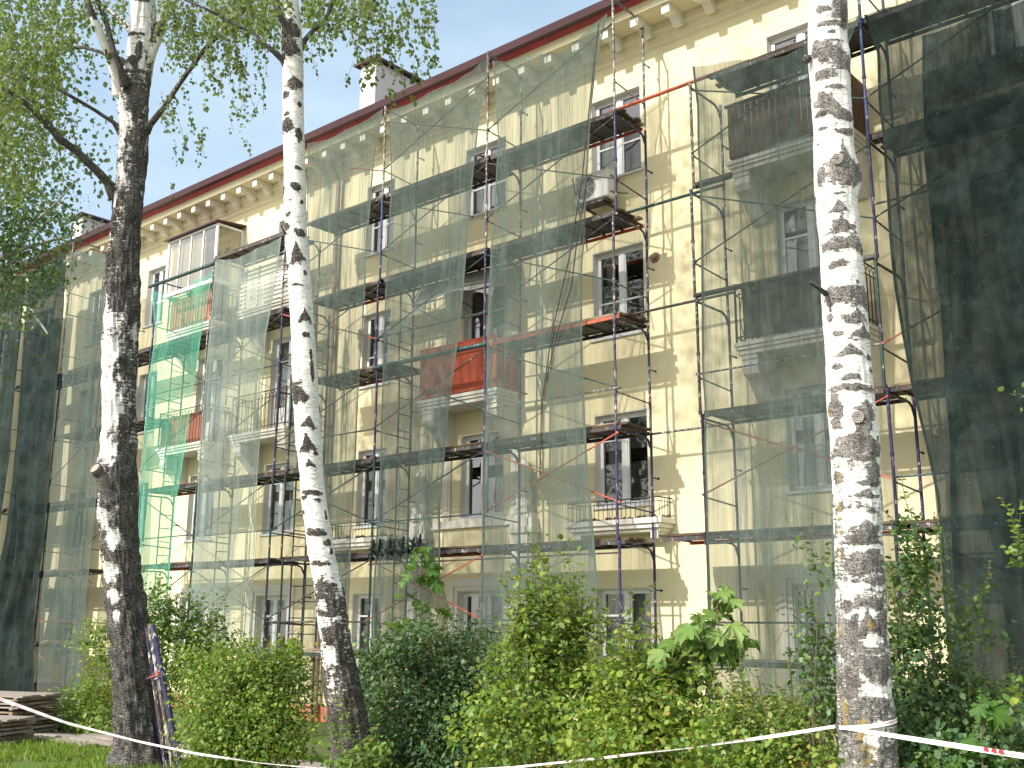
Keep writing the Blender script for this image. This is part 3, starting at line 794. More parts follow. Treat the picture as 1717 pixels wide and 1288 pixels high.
# rails and beams
def rail(par, x0, x1, z, c, y=YO, r=.016): brace(par, (x0, y, z), (x1, y, z), c, r, 'rail')
for x0, x1 in ((-13.68, -10.5), (-8.95, -5.8)): rail(scL if x0 < -9 else scR, x0, x1, 6.38, 'worn'); 
rail(scR, -8.95, -5.8, 2.37, 'steel'); rail(scL, -13.68, -10.4, 2.4, 'steel'); rail(scL, -31, -28.6, 2.35, 'orange')
rail(scL, -16.83, -13.68, 4.37, 'green'); rail(scL, -16.83, -13.68, 8.35, 'green'); rail(scL, -20.25, -16.83, 6.36, 'steel'); rail(scL, -20.25, -16.83, 2.36, 'steel')
rail(scL, -16.9, -13.6, 7.68, 'green', YO-.03, .05); rail(scL, -26.3, -23.2, 11.45, 'green', YO-.03, .05)
rail(scL, -10.9, -8.75, 7.99, 'steel', YI-.08, .026); rail(scL, -10.95, -8.85, 10.03, 'green', YI-.08, .030); rail(scL, -10.9, -8.85, 5.68, 'worn', YI-.08, .022)
rail(scL, -11.0, -8.0, 11.95, 'orange', -1.0, .036)
rail(scR, -8.9, -5.8, 7.72, 'steel', YO-.02, .045); rail(scR, -8.9, -8.2, 9.72, 'steel', YO+.06, .06); rail(scR, -8.9, -5.8, 3.6, 'steel', YO, .02)
for x0, x1 in ((-16.83, -13.68), (-13.68, -10.56)): rail(scL, x0, x1, 3.52, 'steel')
rail(scL, -23.3, -20.25, 4.4, 'green'); rail(scL, -26, -23.3, 4.45, 'green'); rail(scL, -26, -23.3, 8.3, 'green'); rail(scL, -23.3, -20.25, 8.3, 'green')
rail(scR, -5.8, -2.7, 4.4, 'green'); rail(scR, -5.8, -2.7, 8.55, 'steel')
# diagonal braces in the outer plane: (bay, lift deck, rising?, colour)
def dg(par, xa, xb, k, up, c):
    lo, hi = Z[k]-1.32, Z[k]-.12
    p, q = ((xa, YO-.01, lo), (xb, YO-.01, hi)) if up else ((xa, YO+.012, hi), (xb, YO+.012, lo))
    brace(par, p, q, c)
a, b_, c_, d_, e_, f_, g_, h_ = -10.56, -13.68, -16.83, -20.25, -23.3, -26.0, -28.6, -31.0
for (xa, xb, k, up, col) in [(b_, a, 3, 1, 'orange'), (b_, a, 3, 0, 'orange'), (b_, a, 6, 1, 'steel'), (b_, a, 6, 0, 'steel'), (b_, a, 5, 1, 'green'), (b_, a, 5, 0, 'green'), (b_, a, 4, 0, 'green'),
        (b_, a, 7, 1, 'green'), (c_, b_, 7, 1, 'green'), (c_, b_, 7, 0, 'steel'), (c_, b_, 6, 1, 'steel'), (c_, b_, 6, 0, 'steel'), (c_, b_, 5, 1, 'green'), (c_, b_, 4, 1, 'steel'), (c_, b_, 4, 0, 'green'),
        (c_, b_, 2, 1, 'orange'), (c_, b_, 2, 0, 'orange'), (c_, b_, 3, 1, 'green'), (d_, c_, 7, 0, 'orange'), (d_, c_, 6, 1, 'steel'), (d_, c_, 6, 0, 'steel'), (d_, c_, 5, 1, 'steel'), (d_, c_, 5, 0, 'orange'),
        (d_, c_, 4, 1, 'steel'), (d_, c_, 3, 1, 'green'), (d_, c_, 2, 1, 'steel'), (d_, c_, 3, 0, 'green'), (e_, d_, 5, 1, 'steel'), (e_, d_, 5, 0, 'green'), (e_, d_, 4, 1, 'green'), (e_, d_, 3, 1, 'steel'),
        (e_, d_, 2, 1, 'steel'), (e_, d_, 2, 0, 'steel'), (f_, e_, 5, 0, 'green'), (f_, e_, 4, 1, 'steel'), (f_, e_, 3, 0, 'steel'), (f_, e_, 2, 1, 'green'), (h_, g_, 7, 1, 'orange'), (h_, g_, 7, 0, 'orange'),
        (h_, g_, 5, 0, 'green'), (h_, g_, 4, 1, 'steel'), (h_, g_, 2, 0, 'green'), (h_, g_, 1, 1, 'orange'), (h_, g_, 1, 0, 'orange'), (g_, f_, 3, 1, 'steel'), (g_, f_, 2, 0, 'steel')]:
    dg(scL, xa, xb, k, up, col)
for (xa, xb, k, up, col) in [(-8.9, -5.8, 3, 1, 'orange'), (-8.9, -5.8, 3, 0, 'orange'), (-8.9, -5.8, 6, 1, 'green'), (-8.9, -5.8, 6, 0, 'green'), (-8.9, -5.8, 5, 1, 'green'), (-8.9, -5.8, 5, 0, 'green'),
        (-5.8, -2.7, 6, 1, 'steel'), (-5.8, -2.7, 4, 1, 'orange'), (-5.8, -2.7, 5, 1, 'green'), (-5.8, -2.7, 2, 0, 'steel'), (-5.8, -2.7, 2, 1, 'steel')]:
    dg(scR, xa, xb, k, up, col)

# ------------------------------------------------------------------ nets
def poly_at(pl, t):
    """resample a polyline [(x,z)...] at fractions of its height"""
    zs = np.array([p[1] for p in pl]); xs_ = np.array([p[0] for p in pl])
    s = np.concatenate([[0], np.cumsum(np.hypot(np.diff(xs_), np.diff(zs)))]); s /= s[-1]
    return np.interp(t, s, xs_), np.interp(t, s, zs)
def net(label, left, right, mname, y=-1.60, amp=.05, bil=.12, sag=0.0, seed=0, tag_=True, nu=90, nv=150, group='nets hung on the scaffolds', tail=0.0):
    Lp = [(lambda q: (q[0], q[2]))(at(px, py, y)) for px, py in left]; Rp = [(lambda q: (q[0], q[2]))(at(px, py, y)) for px, py in right]
    t = np.linspace(0, 1, nv+1); lx, lz = poly_at(Lp, t); rx, rz = poly_at(Rp, t)
    u = np.linspace(0, 1, nu+1)[None, :]; T = t[:, None]
    Xg = lx[:, None]*(1-u)+rx[:, None]*u; Zg = lz[:, None]*(1-u)+rz[:, None]*u
    Zg = Zg-sag*np.sin(math.pi*u)*np.exp(-T*9)*(1+.3*np.sin(u*9+seed))
    wd = np.abs(rx-lx)[:, None]
    e = np.minimum(1, np.minimum(u, 1-u)*12)
    pf = np.stack([u*wd*3.2+np.zeros_like(T), T*2.2+u*0, np.zeros_like(T*u)+seed], -1)
    fold = fbm(pf, seed, 3)+.6*np.sin(u*wd*9+2.2*vnoise(np.stack([u*3+T*0, T*3+u*0, T*u*0+seed], -1), seed+2)*2)
    yy = y-.02-amp*(fold)*(.35+.65*T)*e - bil*np.abs(np.sin(math.pi*u))*np.sin(math.pi*np.minimum(1, T*1.05))*(.5+.5*vnoise(np.stack([u*2+T*0, T*4+u*0, T*u*0+seed], -1), seed+5))
    Xg = Xg+.02*vnoise(np.stack([T*14+u*0, u*2+T*0, T*u*0+seed+3], -1), seed+9)*(1-e*.5)
    v = np.stack([Xg, np.minimum(yy, -1.535)+0*Xg, Zg], -1).reshape(-1, 3)
    b = MB(); b.v = [tuple(p) for p in v]; n1 = nu+1
    for j in range(nv):
        for i in range(nu): b.f.append((j*n1+i, (j+1)*n1+i, (j+1)*n1+i+1, j*n1+i+1)); b.m.append(0)
    o = b.build('scaffold_net', M[mname], smooth=True)
    me = o.data; uvl = me.uv_layers.new(name='UVMap'); idx = np.zeros(len(me.loops), np.int32); me.loops.foreach_get('vertex_index', idx)
    Ud = (np.minimum(u, 1-u)*wd+T*0).reshape(-1); uvl.data.foreach_set('uv', np.stack([Ud[idx], 0*Ud[idx]], 1).reshape(-1).astype(np.float32))
    if tag_: tag(o, label, 'net', group)
    return o
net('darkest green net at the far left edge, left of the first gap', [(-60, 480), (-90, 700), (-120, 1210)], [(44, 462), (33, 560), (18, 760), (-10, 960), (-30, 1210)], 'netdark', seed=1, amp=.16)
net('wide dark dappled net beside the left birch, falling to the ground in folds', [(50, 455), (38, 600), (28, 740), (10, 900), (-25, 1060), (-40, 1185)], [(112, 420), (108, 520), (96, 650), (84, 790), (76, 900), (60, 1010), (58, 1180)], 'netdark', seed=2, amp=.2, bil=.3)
net('torn see-through net directly left of the dark barked birch', [(116, 420), (106, 640), (90, 800), (70, 1010), (62, 1175)], [(178, 425), (176, 560), (168, 700), (160, 860), (146, 1000), (136, 1190)], 'net', seed=3)
net('bright emerald green net hanging in a twisted strip', [(256, 489), (261, 560), (250, 640), (243, 720), (233, 860), (229, 960), (238, 1030)], [(358, 452), (346, 520), (338, 565), (327, 640), (313, 740), (298, 830), (287, 930), (280, 1020)], 'netgreen', seed=4, amp=.10, sag=.28, bil=.15)
net('pale grey-green net between the emerald net and the middle birch', [(362, 438), (352, 560), (342, 680), (332, 820), (325, 950), (314, 1095)], [(474, 397), (462, 480), (447, 560), (440, 680), (432, 800), (428, 930), (420, 1100)], 'netpale', seed=5, sag=.12)
net('grey-green net starting just right of the middle birch, below the roof edge', [(516, 241), (517, 400), (527, 600), (537, 800), (545, 1000), (548, 1110)], [(644, 182), (630, 262), (618, 400), (612, 500), (604, 640), (596, 800), (588, 950), (583, 1110)], 'net', seed=6, sag=.15)
net('wide grey-green net over the left half of the red balcony', [(655, 184), (656, 330), (648, 480), (643, 640), (636, 860), (628, 960), (622, 1110)], [(822, 96), (806, 190), (790, 350), (782, 440), (768, 575), (752, 700), (740, 850), (739, 965), (753, 1021), (771, 1065)], 'net', seed=7, sag=.15)
net('tallest green net rising to the roof corner, right of the red balcony', [(827, 102), (836, 235), (824, 430), (817, 600), (813, 800), (808, 950), (800, 1100)], [(1018, 24), (1002, 110), (991, 210), (985, 310), (979, 430), (978, 560), (981, 700), (990, 830), (1001, 950), (1006, 1060), (1010, 1110)], 'net', seed=8, sag=.35, bil=.15)
n8 = [o for o in COL.objects if o.name.startswith('scaffold_net')][-1]
for cds in ([(1004, 40), (988, 180), (976, 300), (955, 430), (925, 560), (908, 680), (905, 800)], [(985, 300), (968, 400), (958, 480), (934, 560), (915, 640)], [(960, 300), (968, 340), (985, 420)]):
    b = MB(); b.tube([tuple(at(x, y, -1.72)) for x, y in cds], .011, 6); b.build('cord', M['ironblack'], n8)
net('grey-green net over the two brown balconies, left of the thick birch', [(1162, 112), (1170, 180), (1178, 400), (1180, 650), (1186, 900), (1192, 1172)], [(1444, 24), (1408, 110), (1400, 240), (1394, 500), (1400, 800), (1404, 1172)], 'net', seed=9, sag=.25)
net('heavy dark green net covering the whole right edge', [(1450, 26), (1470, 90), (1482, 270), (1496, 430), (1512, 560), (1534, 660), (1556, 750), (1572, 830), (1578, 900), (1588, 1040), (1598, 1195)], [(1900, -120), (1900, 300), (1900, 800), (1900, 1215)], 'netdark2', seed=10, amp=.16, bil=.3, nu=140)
o_ = net('second, shade-darkened net doubled over the heavy green one at the right edge', [(1546, 62), (1550, 250), (1566, 400), (1592, 700), (1604, 1190)], [(1900, -60), (1900, 300), (1900, 800), (1900, 1190)], 'netshaded', y=-1.78, seed=12, amp=.15, bil=.15, nu=140)
b = MB()      # bunched rolls of torn net on the third lift
for q, (zz, yy, r0) in enumerate(((3.80, -1.60, .07), (3.88, -1.56, .06), (3.74, -1.64, .05), (3.95, -1.58, .035))):
    pts = [(-16.75+q*.1+1.75*k/40*(1-.12*q), yy+.05*math.sin(k*1.3+q), zz+.05*math.sin(k*.9+q*2)+.03*math.sin(k*2.3)) for k in range(41)]
    b.tube(pts, [.5*r0*(.55+.45*abs(math.sin(k*.8+q))+.2*math.sin(k*2.9)) for k in range(41)], 8)
for k in range(6):
    x = -16.6+.27*k+.09*math.sin(k*5); b.tube([(x, -1.60, 3.85), (x+.08, -1.68, 4.0+.05*math.sin(k*3)), (x+.03, -1.70, 3.72), (x-.05, -1.64, 3.45+.08*math.sin(k*7))], [.012, .02, .02, .004], 6)
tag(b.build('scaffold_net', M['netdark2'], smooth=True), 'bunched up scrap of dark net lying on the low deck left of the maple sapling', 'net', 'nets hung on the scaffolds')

# ------------------------------------------------------------------ birches
def lerp_path(path):
    p = np.array(path, float)      # px, py, width
    return p
def trunk(name, path, depth, matn, parent, seg=72, step=.03, base=None, marks=(), lights=(), rough=None, lichen=None, ridges=0., attrseed=0, z_end=None, bumps=(), side=0., ms=1., lgt=1.):
    """path: (px, py, width_px) from top to bottom. base(py) -> overall darkness 0..1"""
    p = np.array(path, float)
    pts = np.array([dp(a, b, depth) for a, b, _ in p]); rad = p[:, 2]/2*depth/F
    s = np.concatenate([[0], np.cumsum(np.linalg.norm(np.diff(pts, axis=0), axis=1))])
    n = max(3, int(s[-1]/step)); ss = np.linspace(0, s[-1], n+1)
    k5 = np.array([1, 2, 3, 4, 3, 2, 1.]); k5 /= k5.sum()
    def sm(a):
        w_ = max(1, int(.12/step)); ker = np.hanning(2*w_+3); ker /= ker.sum()
        return np.convolve(np.pad(a, (w_+1, w_+1), 'edge'), ker, 'valid')
    C_ = np.stack([sm(np.interp(ss, s, pts[:, i])) for i in range(3)], 1)
    R_ = sm(np.interp(ss, s, rad)); PY = np.interp(ss, s, p[:, 1])
    cxp = np.interp(PY, p[:, 1], p[:, 0]); rp_ = np.interp(PY, p[:, 1], p[:, 2])/2
    th = np.linspace(-math.pi, math.pi, seg, endpoint=False)
    back = -FW*1.0; back = back-np.array([0, 0, back[2]]); back /= np.linalg.norm(back)
    rt = np.array([RT[0], RT[1], 0]); rt /= np.linalg.norm(rt)
    dirs = np.sin(th)[:, None]*rt[None]+np.cos(th)[:, None]*back[None]
    HH = C_[:, 2]
    # noise domain on the trunk cylinder
    P3 = np.stack([np.sin(th)[None, :]*R_[:, None]+0*HH[:, None], np.cos(th)[None, :]*R_[:, None], HH[:, None]+0*th[None, :]], -1)
    n1 = fbm(P3*6, attrseed, 3); n2 = fbm(P3*np.array([26, 26, 9]), attrseed+3, 3)
    mk = np.zeros((n+1, seg))
    if base is not None:
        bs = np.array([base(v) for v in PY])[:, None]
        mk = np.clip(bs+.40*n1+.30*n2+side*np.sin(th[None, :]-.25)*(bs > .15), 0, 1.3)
    wob_t = .16*fbm(P3*18, attrseed+5, 2); wob_p = fbm(P3*14, attrseed+6, 2)
    ppm = F/depth
    def apply(mk, lst, sign):
        for m in lst:
            cx, cy, w_, h_ = m[:4]; w_ *= ms; h_ *= ms*1.08; kind = m[4] if len(m) > 4 else 'e'
            c0 = np.interp(cy, p[:, 1], p[:, 0]); r0 = np.interp(cy, p[:, 1], p[:, 2])/2
            t0 = math.asin(max(-.97, min(.97, (cx-c0)/r0))); wt = min(1.5, w_/2/r0)
            for off, dy in ((0, 0), (math.pi, 37)):
                dt = (th[None, :]-t0-off+math.pi) % (2*math.pi)-math.pi+wob_t*wt
                dv = (PY[:, None]-(cy+dy)+wob_p*h_*.35)/(h_/2)
                if kind == 't':
                    wv = wt*np.clip((dv+1)/2, 0.02, 1)**1.2
                    q = np.maximum(np.abs(dt)/wv, np.abs(dv)); val = 1-np.clip((q-.6)/.75, 0, 1)
                else:
                    q = np.sqrt((dt/wt)**2+dv**2); val = 1-np.clip((q-.45)/.95, 0, 1)
                mk = np.maximum(mk, val) if sign > 0 else mk*(1-lgt*val)
        return mk
    mk = apply(mk, lights, -1); mk = apply(mk, marks, 1)
    lic = np.zeros_like(mk)
    if lichen: 
        for m in lichen: lic = np.maximum(lic, apply(np.zeros_like(mk), [m], 1)*.54)
    ro = (np.array([rough(v) for v in PY]) if rough else np.zeros(n+1))[:, None]
    rid = np.abs(fbm(np.stack([th[None, :]*6.5+HH[:, None]*.7, HH[:, None]*2.3+0*th[None, :], 0*P3[..., 0]+attrseed], -1), attrseed+8, 3))
    disp = .006*n1+mk*.006*(1+n2)+ro*(.018*n2+ridges*(rid-.25))
    for (bx, by, bw, bh, amt) in bumps:
        c0 = np.interp(by, p[:, 1], p[:, 0]); r0 = np.interp(by, p[:, 1], p[:, 2])/2
        t0 = math.asin(max(-1, min(1, (bx-c0)/r0))); dt = (th[None, :]-t0+math.pi) % (2*math.pi)-math.pi
        disp = disp+amt*np.exp(-(dt/(bw/2/r0))**2-((PY[:, None]-by)/(bh/2))**2)
    V = C_[:, None, :]+(R_[:, None]+disp)[..., None]*dirs[None]
    v = V.reshape(-1, 3); faces = []
    for j in range(n):
        for i in range(seg):
            i2 = (i+1) % seg
            faces.append((j*seg+i, (j+1)*seg+i, (j+1)*seg+i2, j*seg+i2))
    me = bpy.data.meshes.new(name); me.from_pydata(v.tolist(), [], faces)
    me.polygons.foreach_set('use_smooth', [True]*len(faces)); me.materials.append(M[matn])
    for nm, arr in (('mark', mk), ('lichen', lic)):
        a_ = me.attributes.new(nm, 'FLOAT', 'POINT'); a_.data.foreach_set('value', arr.reshape(-1).astype(np.float32))
    uvl = me.uv_layers.new(name='UVMap'); idx = np.zeros(len(me.loops), np.int32); me.loops.foreach_get('vertex_index', idx)
    uu = (th[idx % seg])*.17; vv = HH[idx//seg]
    li = np.arange(len(idx)); fi = li//4; wrap = (fi % seg == seg-1) & (idx % seg == 0); uu = np.where(wrap, math.pi*.17, uu)
    uvl.data.foreach_set('uv', np.stack([uu, vv], 1).reshape(-1).astype(np.float32))
    me.update()
    return link(name, me, parent)
def limb(name, pts, matn, parent, dark=1.0, r=None, seg=10, marks=None):
    """pts: (px,py,width_px,depth)"""
    P_ = [dp(a, b, d) for a, b, w_, d in pts]; R_ = [w_/2*d/F for a, b, w_, d in pts]
    b = MB()
    # refine
    s = np.linspace(0, len(P_)-1, (len(P_)-1)*6+1)
    PP = np.stack([np.interp(s, range(len(P_)), [q[i] for q in P_]) for i in range(3)], 1); RR = np.interp(s, range(len(P_)), R_)
    PP = PP+.012*np.stack([vnoise(PP*5, 2), vnoise(PP*5, 3), vnoise(PP*5, 4)], 1)*(RR[:, None]/.03).clip(0, 1)
    b.tube([tuple(q) for q in PP], list(RR), seg)
    o = b.build(name, M[matn], parent, smooth=True)
    me = o.data; nvv = len(me.vertices)
    co = np.zeros(nvv*3); me.vertices.foreach_get('co', co); co = co.reshape(-1, 3)
    val = np.full(nvv, dark) if not callable(dark) else dark(co)
    val = np.clip(val+.25*fbm(co*9, 5), 0, 1)
    a_ = me.attributes.new('mark', 'FLOAT', 'POINT'); a_.data.foreach_set('value', val.astype(np.float32))
    me.attributes.new('lichen', 'FLOAT', 'POINT')
    return o

# leaves ------------------------------------------------------------
TEMPL = {
 'birch': [(0, 0, 0), (.42, .38, .05), (.30, .72, .03), (0, 1.05, -.06), (-.30, .72, .03), (-.42, .38, .05)],
 'oval': [(0, 0, 0), (.30, .28, .06), (.33, .62, .05), (0, 1.0, -.10), (-.33, .62, .05), (-.30, .28, .06)],
 'maple': [(0, 0, 0), (.30, -.10, .05), (.60, .06, -.08), (.40, .22, .06), (.52, .34, .04), (.84, .50, -.22), (.50, .50, .04), (.56, .66, -.02), (.42, .78, -.10), (.20, .64, .03), (.22, .86, -.06), (0, 1.10, -.24),
           (-.22, .86, -.06), (-.20, .64, .03), (-.42, .78, -.10), (-.56, .66, -.02), (-.50, .50, .04), (-.84, .50, -.22), (-.52, .34, .04), (-.40, .22, .06), (-.60, .06, -.08), (-.30, -.10, .05)],
 'blade': [(-.05, 0, 0), (.05, 0, 0), (.03, .6, .08), (0, 1.0, .30), (-.03, .6, .08)],
}
def leaf_arrays(P_, Dv, Nv, size, kind):
    """P base points, D leaf axis directions, N approximate normals, size per leaf"""
    T = np.array(TEMPL[kind], float)
    if kind == 'maple': T[:, 2] = T[:, 2]*1.5+np.array([0]+[(.05 if i % 2 else -.05) for i in range(len(T)-1)])
    D_ = Dv/np.linalg.norm(Dv, axis=1, keepdims=True)
    S_ = np.cross(D_, Nv); S_ /= (np.linalg.norm(S_, axis=1, keepdims=True)+1e-9)
    Nn = np.cross(S_, D_)
    V = P_[:, None, :]+size[:, None, None]*(T[None, :, 0, None]*S_[:, None, :]+T[None, :, 1, None]*D_[:, None, :]+T[None, :, 2, None]*Nn[:, None, :])
    return V
def leaves_mesh(name, groups, mats, parent=None):
    """groups: list of (V array (n,k,3), material index)"""
    vs, loops, starts, totals, mi = [], [], [], [], []
    off = 0; lo = 0
    for V, m in groups:
        n, k, _ = V.shape
        if n == 0: continue
        if k > 12:      # lobed leaf: a fan of facets round the leaf base, folded along its veins
            fan = np.array([[0, i, i+1] for i in range(1, k-1)]); idx = (np.arange(n)[:, None, None]*k+fan[None]).reshape(-1, 3)
            vs.append(V.reshape(-1, 3)); loops.append(idx.reshape(-1)+off); q = len(idx); starts.append(np.arange(q)*3+lo); totals.append(np.full(q, 3)); mi.append(np.full(q, m)); off += n*k; lo += q*3
            continue
        vs.append(V.reshape(-1, 3)); loops.append(np.arange(n*k)+off); starts.append(np.arange(n)*k+lo); totals.append(np.full(n, k)); mi.append(np.full(n, m)); off += n*k; lo += n*k
    v = np.concatenate(vs); l_ = np.concatenate(loops); st = np.concatenate(starts); tt = np.concatenate(totals); mi = np.concatenate(mi)
    me = bpy.data.meshes.new(name); me.vertices.add(len(v)); me.vertices.foreach_set('co', v.astype(np.float32).reshape(-1))
    me.loops.add(len(l_)); me.loops.foreach_set('vertex_index', l_.astype(np.int32))
    me.polygons.add(len(st)); me.polygons.foreach_set('loop_start', st.astype(np.int32)); me.polygons.foreach_set('loop_total', tt.astype(np.int32))
    me.polygons.foreach_set('material_index', mi.astype(np.int32))
    for m in mats: me.materials.append(m)
    me.update(calc_edges=True); me.validate()
    return link(name, me, parent)
def quads(mb): return np.array([[mb.v[i] for i in f] for f in mb.f if len(f) == 4]).reshape(-1, 4, 3)
def rdir(n, rng):
    v = rng.normal(size=(n, 3)); return v/np.linalg.norm(v, axis=1, keepdims=True)

def strands(specs, rng, size=.045, gap=.026):
    """hanging birch twigs with leaves. specs: (x0,x1,y0,y1,n,len_px,depth0,depth1) in measured position ranges"""
    Pl, Dl, Sz = [], [], []; tw = MB()
    for (x0, x1, y0, y1, n, ln, d0, d1) in specs:
        for _ in range(n):
            px, py, d = rng.uniform(x0, x1), rng.uniform(y0, y1), rng.uniform(d0, d1)
            p = dp(px, py, d); Lm = ln*d/F*rng.uniform(.4, 1.2)
            ax = rdir(1, rng)[0]*.25; ax[2] = -1; pts = [p]; q = p.copy()
            m = max(3, int(Lm/.06))
            for k in range(m):
                ax = ax+rdir(1, rng)[0]*.12; ax[2] = -abs(ax[2]); a = ax/np.linalg.norm(ax)
                q = q+a*Lm/m; pts.append(q.copy())
            pts = np.array(pts)
            if rng.random() < .6: tw.tube([tuple(a) for a in pts[::2]], .0022, 3, cap=False)
            nl = int(Lm/gap); t = rng.uniform(0, len(pts)-1.001, nl); i = t.astype(int); f = (t-i)[:, None]
            b = pts[i]*(1-f)+pts[i+1]*f
            dd = rdir(nl, rng)*.9; dd[:, 2] = -np.abs(dd[:, 2])-.5
            Pl.append(b+rdir(nl, rng)*.02); Dl.append(dd); Sz.append(size*rng.uniform(.6, 1.15, nl))
    P_, D_, S_ = np.concatenate(Pl), np.concatenate(Dl), np.concatenate(Sz)
    N_ = rdir(len(P_), rng)
    return leaf_arrays(P_, D_, N_, S_, 'birch'), tw
def upper_crown(c, rad, n, rng, size=.075, clump=.45):
    """leaf clumps filling an ellipsoid: the part of the crown above the picture, which throws the dapples"""
    k = n//28; cen = rdir(k, rng)*(rng.uniform(.25, 1, (k, 1))**.6)*np.array(rad)+np.array(c)
    P_ = np.repeat(cen, 28, 0)+rng.normal(size=(k*28, 3))*clump*np.array([.45, .45, .8])
    D_ = rdir(len(P_), rng); D_[:, 2] = -np.abs(D_[:, 2])-.3
    return leaf_arrays(P_, D_, rdir(len(P_), rng), size*rng.uniform(.6, 1.2, len(P_)), 'birch'), cen

# birch 1: dark bark, left
D1 = 12.3
b1 = thing('birch_tree', 'dark rugged birch with steel props leaning on its foot, leftmost of the three trunks', 'tree', 'birches in front of the facade')
t1 = [(241, -40, 36), (239, 30, 38), (236, 100, 42), (224, 150, 46), (224, 230, 46), (217, 330, 44), (210, 400, 46), (206, 430, 50), (203, 530, 52), (201, 630, 52), (200, 730, 53), (195, 800, 60), (196, 860, 58), (200, 925, 60), (206, 980, 60), (212, 1025, 60), (222, 1080, 64), (228, 1125, 66), (231, 1192, 68), (232, 1235, 76), (233, 1265, 92), (233, 1310, 118), (233, 1340, 128)]
def base1(py): return np.interp(py, [-40, 60, 120, 160, 300, 430, 520, 560, 640, 740, 800, 960, 1060, 1330], [.25, .25, .3, .68, .66, .74, .62, .54, .52, .58, .74, .86, 1.05, 1.2])
L1 = [(212, 208, 30, 22), (206, 243, 14, 40), (190, 546, 26, 18), (190, 592, 34, 46), (184, 530, 12, 70), (188, 660, 26, 50), (196, 690, 36, 40), (182, 730, 14, 60), (195, 760, 26, 30), (200, 905, 24, 34), (185, 870, 20, 26), (192, 960, 36, 30), (200, 1000, 24, 26), (204, 1035, 16, 24), (225, 60, 30, 30), (222, 82, 16, 22), (250, 78, 10, 26), (214, 225, 10, 60), (245, 20, 30, 26), (205, 290, 20, 12), (198, 340, 16, 20), (230, 560, 16, 30), (178, 620, 10, 60)]
K1 = [(232, 66, 40, 7), (240, 95, 14, 50), (224, 110, 36, 14), (228, 130, 50, 10), (232, 180, 30, 60), (243, 10, 30, 8)]
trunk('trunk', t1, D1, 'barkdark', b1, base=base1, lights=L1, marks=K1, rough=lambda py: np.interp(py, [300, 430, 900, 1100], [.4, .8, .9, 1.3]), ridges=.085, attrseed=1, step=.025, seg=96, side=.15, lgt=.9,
      bumps=[(175, 790, 20, 30, .05), (180, 320, 30, 40, .03), (175, 850, 16, 50, .02)])
wh = lambda co: np.where(vnoise(co*np.array([2, 2, 6]), 8) > .35, .8, .12)
limb('limb', [(203, 160, 26, D1), (196, 130, 17, D1-.1), (184, 90, 15, D1-.2), (168, 60, 14, D1-.3), (155, 25, 12, D1-.4), (140, -20, 10, D1-.4), (130, -60, 8, D1-.5)], 'bark', b1, wh)
limb('limb', [(212, 145, 20, D1-.15), (202, 115, 11, D1-.25), (190, 85, 9, D1-.3), (178, 40, 9, D1-.3), (160, -10, 8, D1-.3), (145, -60, 6, D1-.3)], 'barkdark', b1, .95)
limb('limb', [(246, 105, 26, D1), (256, 78, 20, D1), (266, 50, 19, D1), (275, 20, 17, D1+.1), (284, -40, 14, D1+.1)], 'bark', b1, wh)
limb('limb', [(196, 328, 28, D1), (180, 305, 15, D1-.1), (160, 283, 14, D1-.3), (130, 255, 13, D1-.5), (100, 233, 13, D1-.7), (70, 200, 12, D1-.8), (50, 180, 10, D1-.9), (20, 155, 9, D1-1.), (-10, 140, 8, D1-1.1)], 'barkdark', b1, .8)
limb('limb', [(204, 222, 16, D1), (190, 205, 7, D1-.1), (160, 185, 6, D1-.2), (125, 165, 6, D1-.3), (90, 143, 6, D1-.3), (50, 133, 6, D1-.3), (20, 122, 5, D1-.4)], 'barkdark', b1, .9)
limb('limb', [(244, 218, 22, D1), (252, 208, 11, D1-.1), (275, 180, 9, D1-.2), (300, 140, 8, D1-.3), (330, 100, 8, D1-.4), (352, 75, 8, D1-.5), (385, 40, 8, D1-.6), (410, 15, 7, D1-.7), (440, -20, 6, D1-.8)], 'barkdark', b1, .7)
limb('limb', [(218, 115, 10, D1), (205, 100, 7, D1), (165, 86, 6, D1+.1), (140, 79, 6, D1+.2), (110, 80, 5, D1+.3), (60, 78, 4, D1+.3)], 'barkdark', b1, .8)
limb('limb', [(222, 52, 14, D1), (210, 40, 9, D1), (190, 22, 8, D1+.1), (165, 8, 7, D1+.2), (130, -10, 6, D1+.2)], 'bark', b1, .55)
limb('stub', [(196, 840, 40, D1-.06), (182, 812, 34, D1-.10), (168, 794, 22, D1-.16), (161, 787, 21, D1-.20)], 'barkdark', b1, .75, seg=16)
b = MB(); c_ = dp(160, 786, D1-.205); b.tube([tuple(c_), tuple(c_+(dp(160, 786, D1-.205)-dp(168, 794, D1-.16))*.15)], .062, 14); b.build('cut_end', M['woodgrey'], b1)
rng = np.random.default_rng(5)
